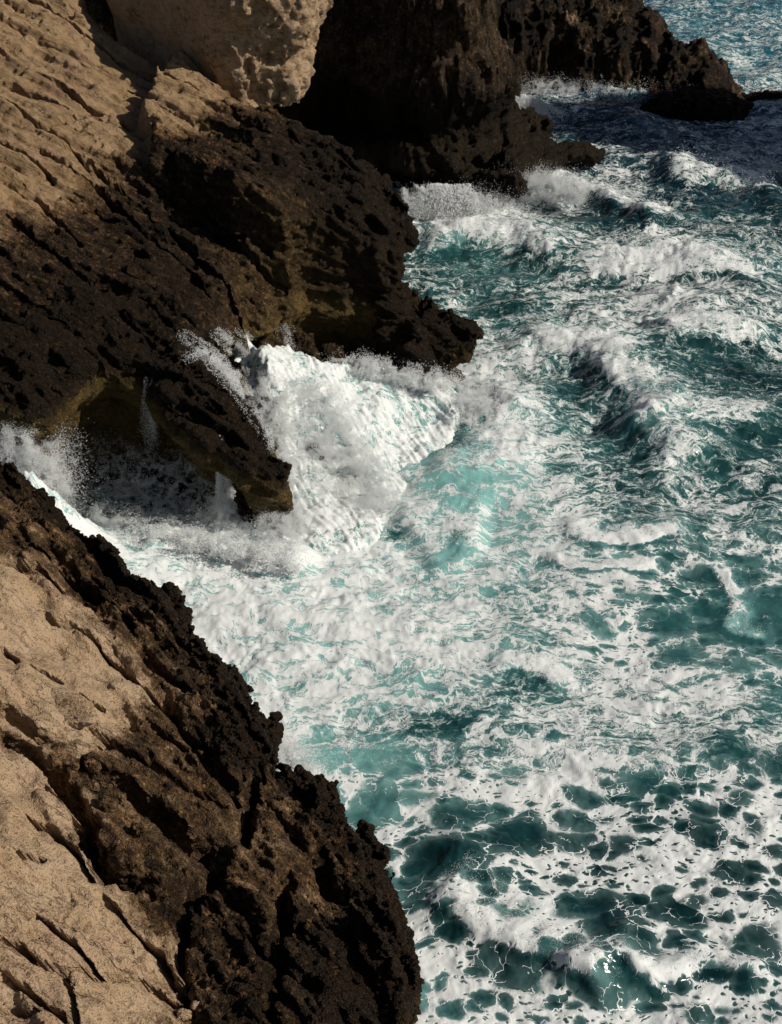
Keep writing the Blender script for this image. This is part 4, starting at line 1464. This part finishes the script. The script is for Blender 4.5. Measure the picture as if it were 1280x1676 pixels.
SP_P.append(cp[kk]); SP_R.append((0.00022 * cp[kk, 1]) * np.exp(rng.uniform(-0.7, 0.5, kk.sum())))
spray([(830, 325, 0.3), (880, 318, 0.5), (940, 330, 0.5)], 60000, 0.4, 0.8, (0.005, 0.010), 0.8, 9)
spray([(770, 350), (830, 345)], 30000, 0.5, 0.8, (0.005, 0.012), 0.8, 10)
spray([(700, 350), (740, 360)], 30000, 0.3, 0.9, (0.005, 0.012), 0.8, 11)
spray([(880, 158), (940, 160), (1040, 165)], 40000, 0.5, 0.6, (0.005, 0.013), 0.9, 12)
spray([(440, 1230), (470, 1250), (500, 1290)], 24000, 0.25, 0.5, (0.004, 0.009), 0.9, 13, 0.0)
spray([(45, 760, 1.0), (75, 760, 1.0)], 9000, 0.22, 1.9, (0.006, 0.018), 1.1, 14, 0.0, 0.9)
spray([(-15, 806, 1.7), (50, 808, 1.9), (95, 818, 1.5)], 110000, 0.30, 1.7, (0.003, 0.008), 0.8, 21, 0.0, 1.3)
spray([(0, 770), (90, 840)], 50000, 0.5, 1.1, (0.004, 0.010), 0.9, 15, 0.6)
spray([(200, 895, 0.6), (300, 892, 0.7), (400, 915, 0.6), (480, 935, 0.5)], 22000, 0.22, 0.35, (0.005, 0.013), 0.9, 17)
ms, nts, bs = new_mat('spray')
gs = N(nts)
df = gs.node('ShaderNodeBsdfDiffuse'); df.inputs[0].default_value = (0.84, 0.85, 0.85, 1)
tr = gs.node('ShaderNodeBsdfTranslucent'); tr.inputs[0].default_value = (0.84, 0.85, 0.85, 1)
mx = gs.node('ShaderNodeMixShader'); mx.inputs[0].default_value = 0.5
gs.link(df.outputs[0], mx.inputs[1]); gs.link(tr.outputs[0], mx.inputs[2])
gs.link(mx.outputs[0], nts.nodes['Material Output'].inputs[0])
nts.nodes.remove(bs)
ng = bpy.data.node_groups.new('drops', 'GeometryNodeTree')
ng.interface.new_socket('Geometry', in_out='INPUT', socket_type='NodeSocketGeometry')
ng.interface.new_socket('Geometry', in_out='OUTPUT', socket_type='NodeSocketGeometry')
gi, go = ng.nodes.new('NodeGroupInput'), ng.nodes.new('NodeGroupOutput')
mp = ng.nodes.new('GeometryNodeMeshToPoints')
na = ng.nodes.new('GeometryNodeInputNamedAttribute'); na.data_type = 'FLOAT'; na.inputs['Name'].default_value = 'drop'
sm = ng.nodes.new('GeometryNodeSetMaterial'); sm.inputs['Material'].default_value = ms
ng.links.new(gi.outputs[0], mp.inputs['Mesh'])
ng.links.new(na.outputs['Attribute'], mp.inputs['Radius'])
ng.links.new(mp.outputs[0], sm.inputs[0]); ng.links.new(sm.outputs[0], go.inputs[0])


def drops(name, pts, rad, label):
    """a cloud of water drops, each a small round point"""
    me = bpy.data.meshes.new(name)
    pts = np.ascontiguousarray(np.concatenate(pts), f32)
    me.vertices.add(len(pts)); me.vertices.foreach_set('co', pts.ravel())
    at = me.attributes.new('drop', 'FLOAT', 'POINT'); at.data.foreach_set('value', np.ascontiguousarray(np.concatenate(rad), f32))
    me.materials.append(ms)
    o = bpy.data.objects.new(name, me); COL.objects.link(o)
    o['kind'] = 'stuff'
    o['label'] = label
    o.modifiers.new('drops', 'NODES').node_group = ng
    print(name, len(pts), time.time() - T0)
    return o


drops('running_water', RUN_P + [p for p, _ in FALLS], RUN_R + [q for _, q in FALLS], 'thin white streams running over the rock and dropping from overhangs')
drops('sea_spray', SP_P, SP_R, 'fine white spray thrown up where the waves hit the rocks')
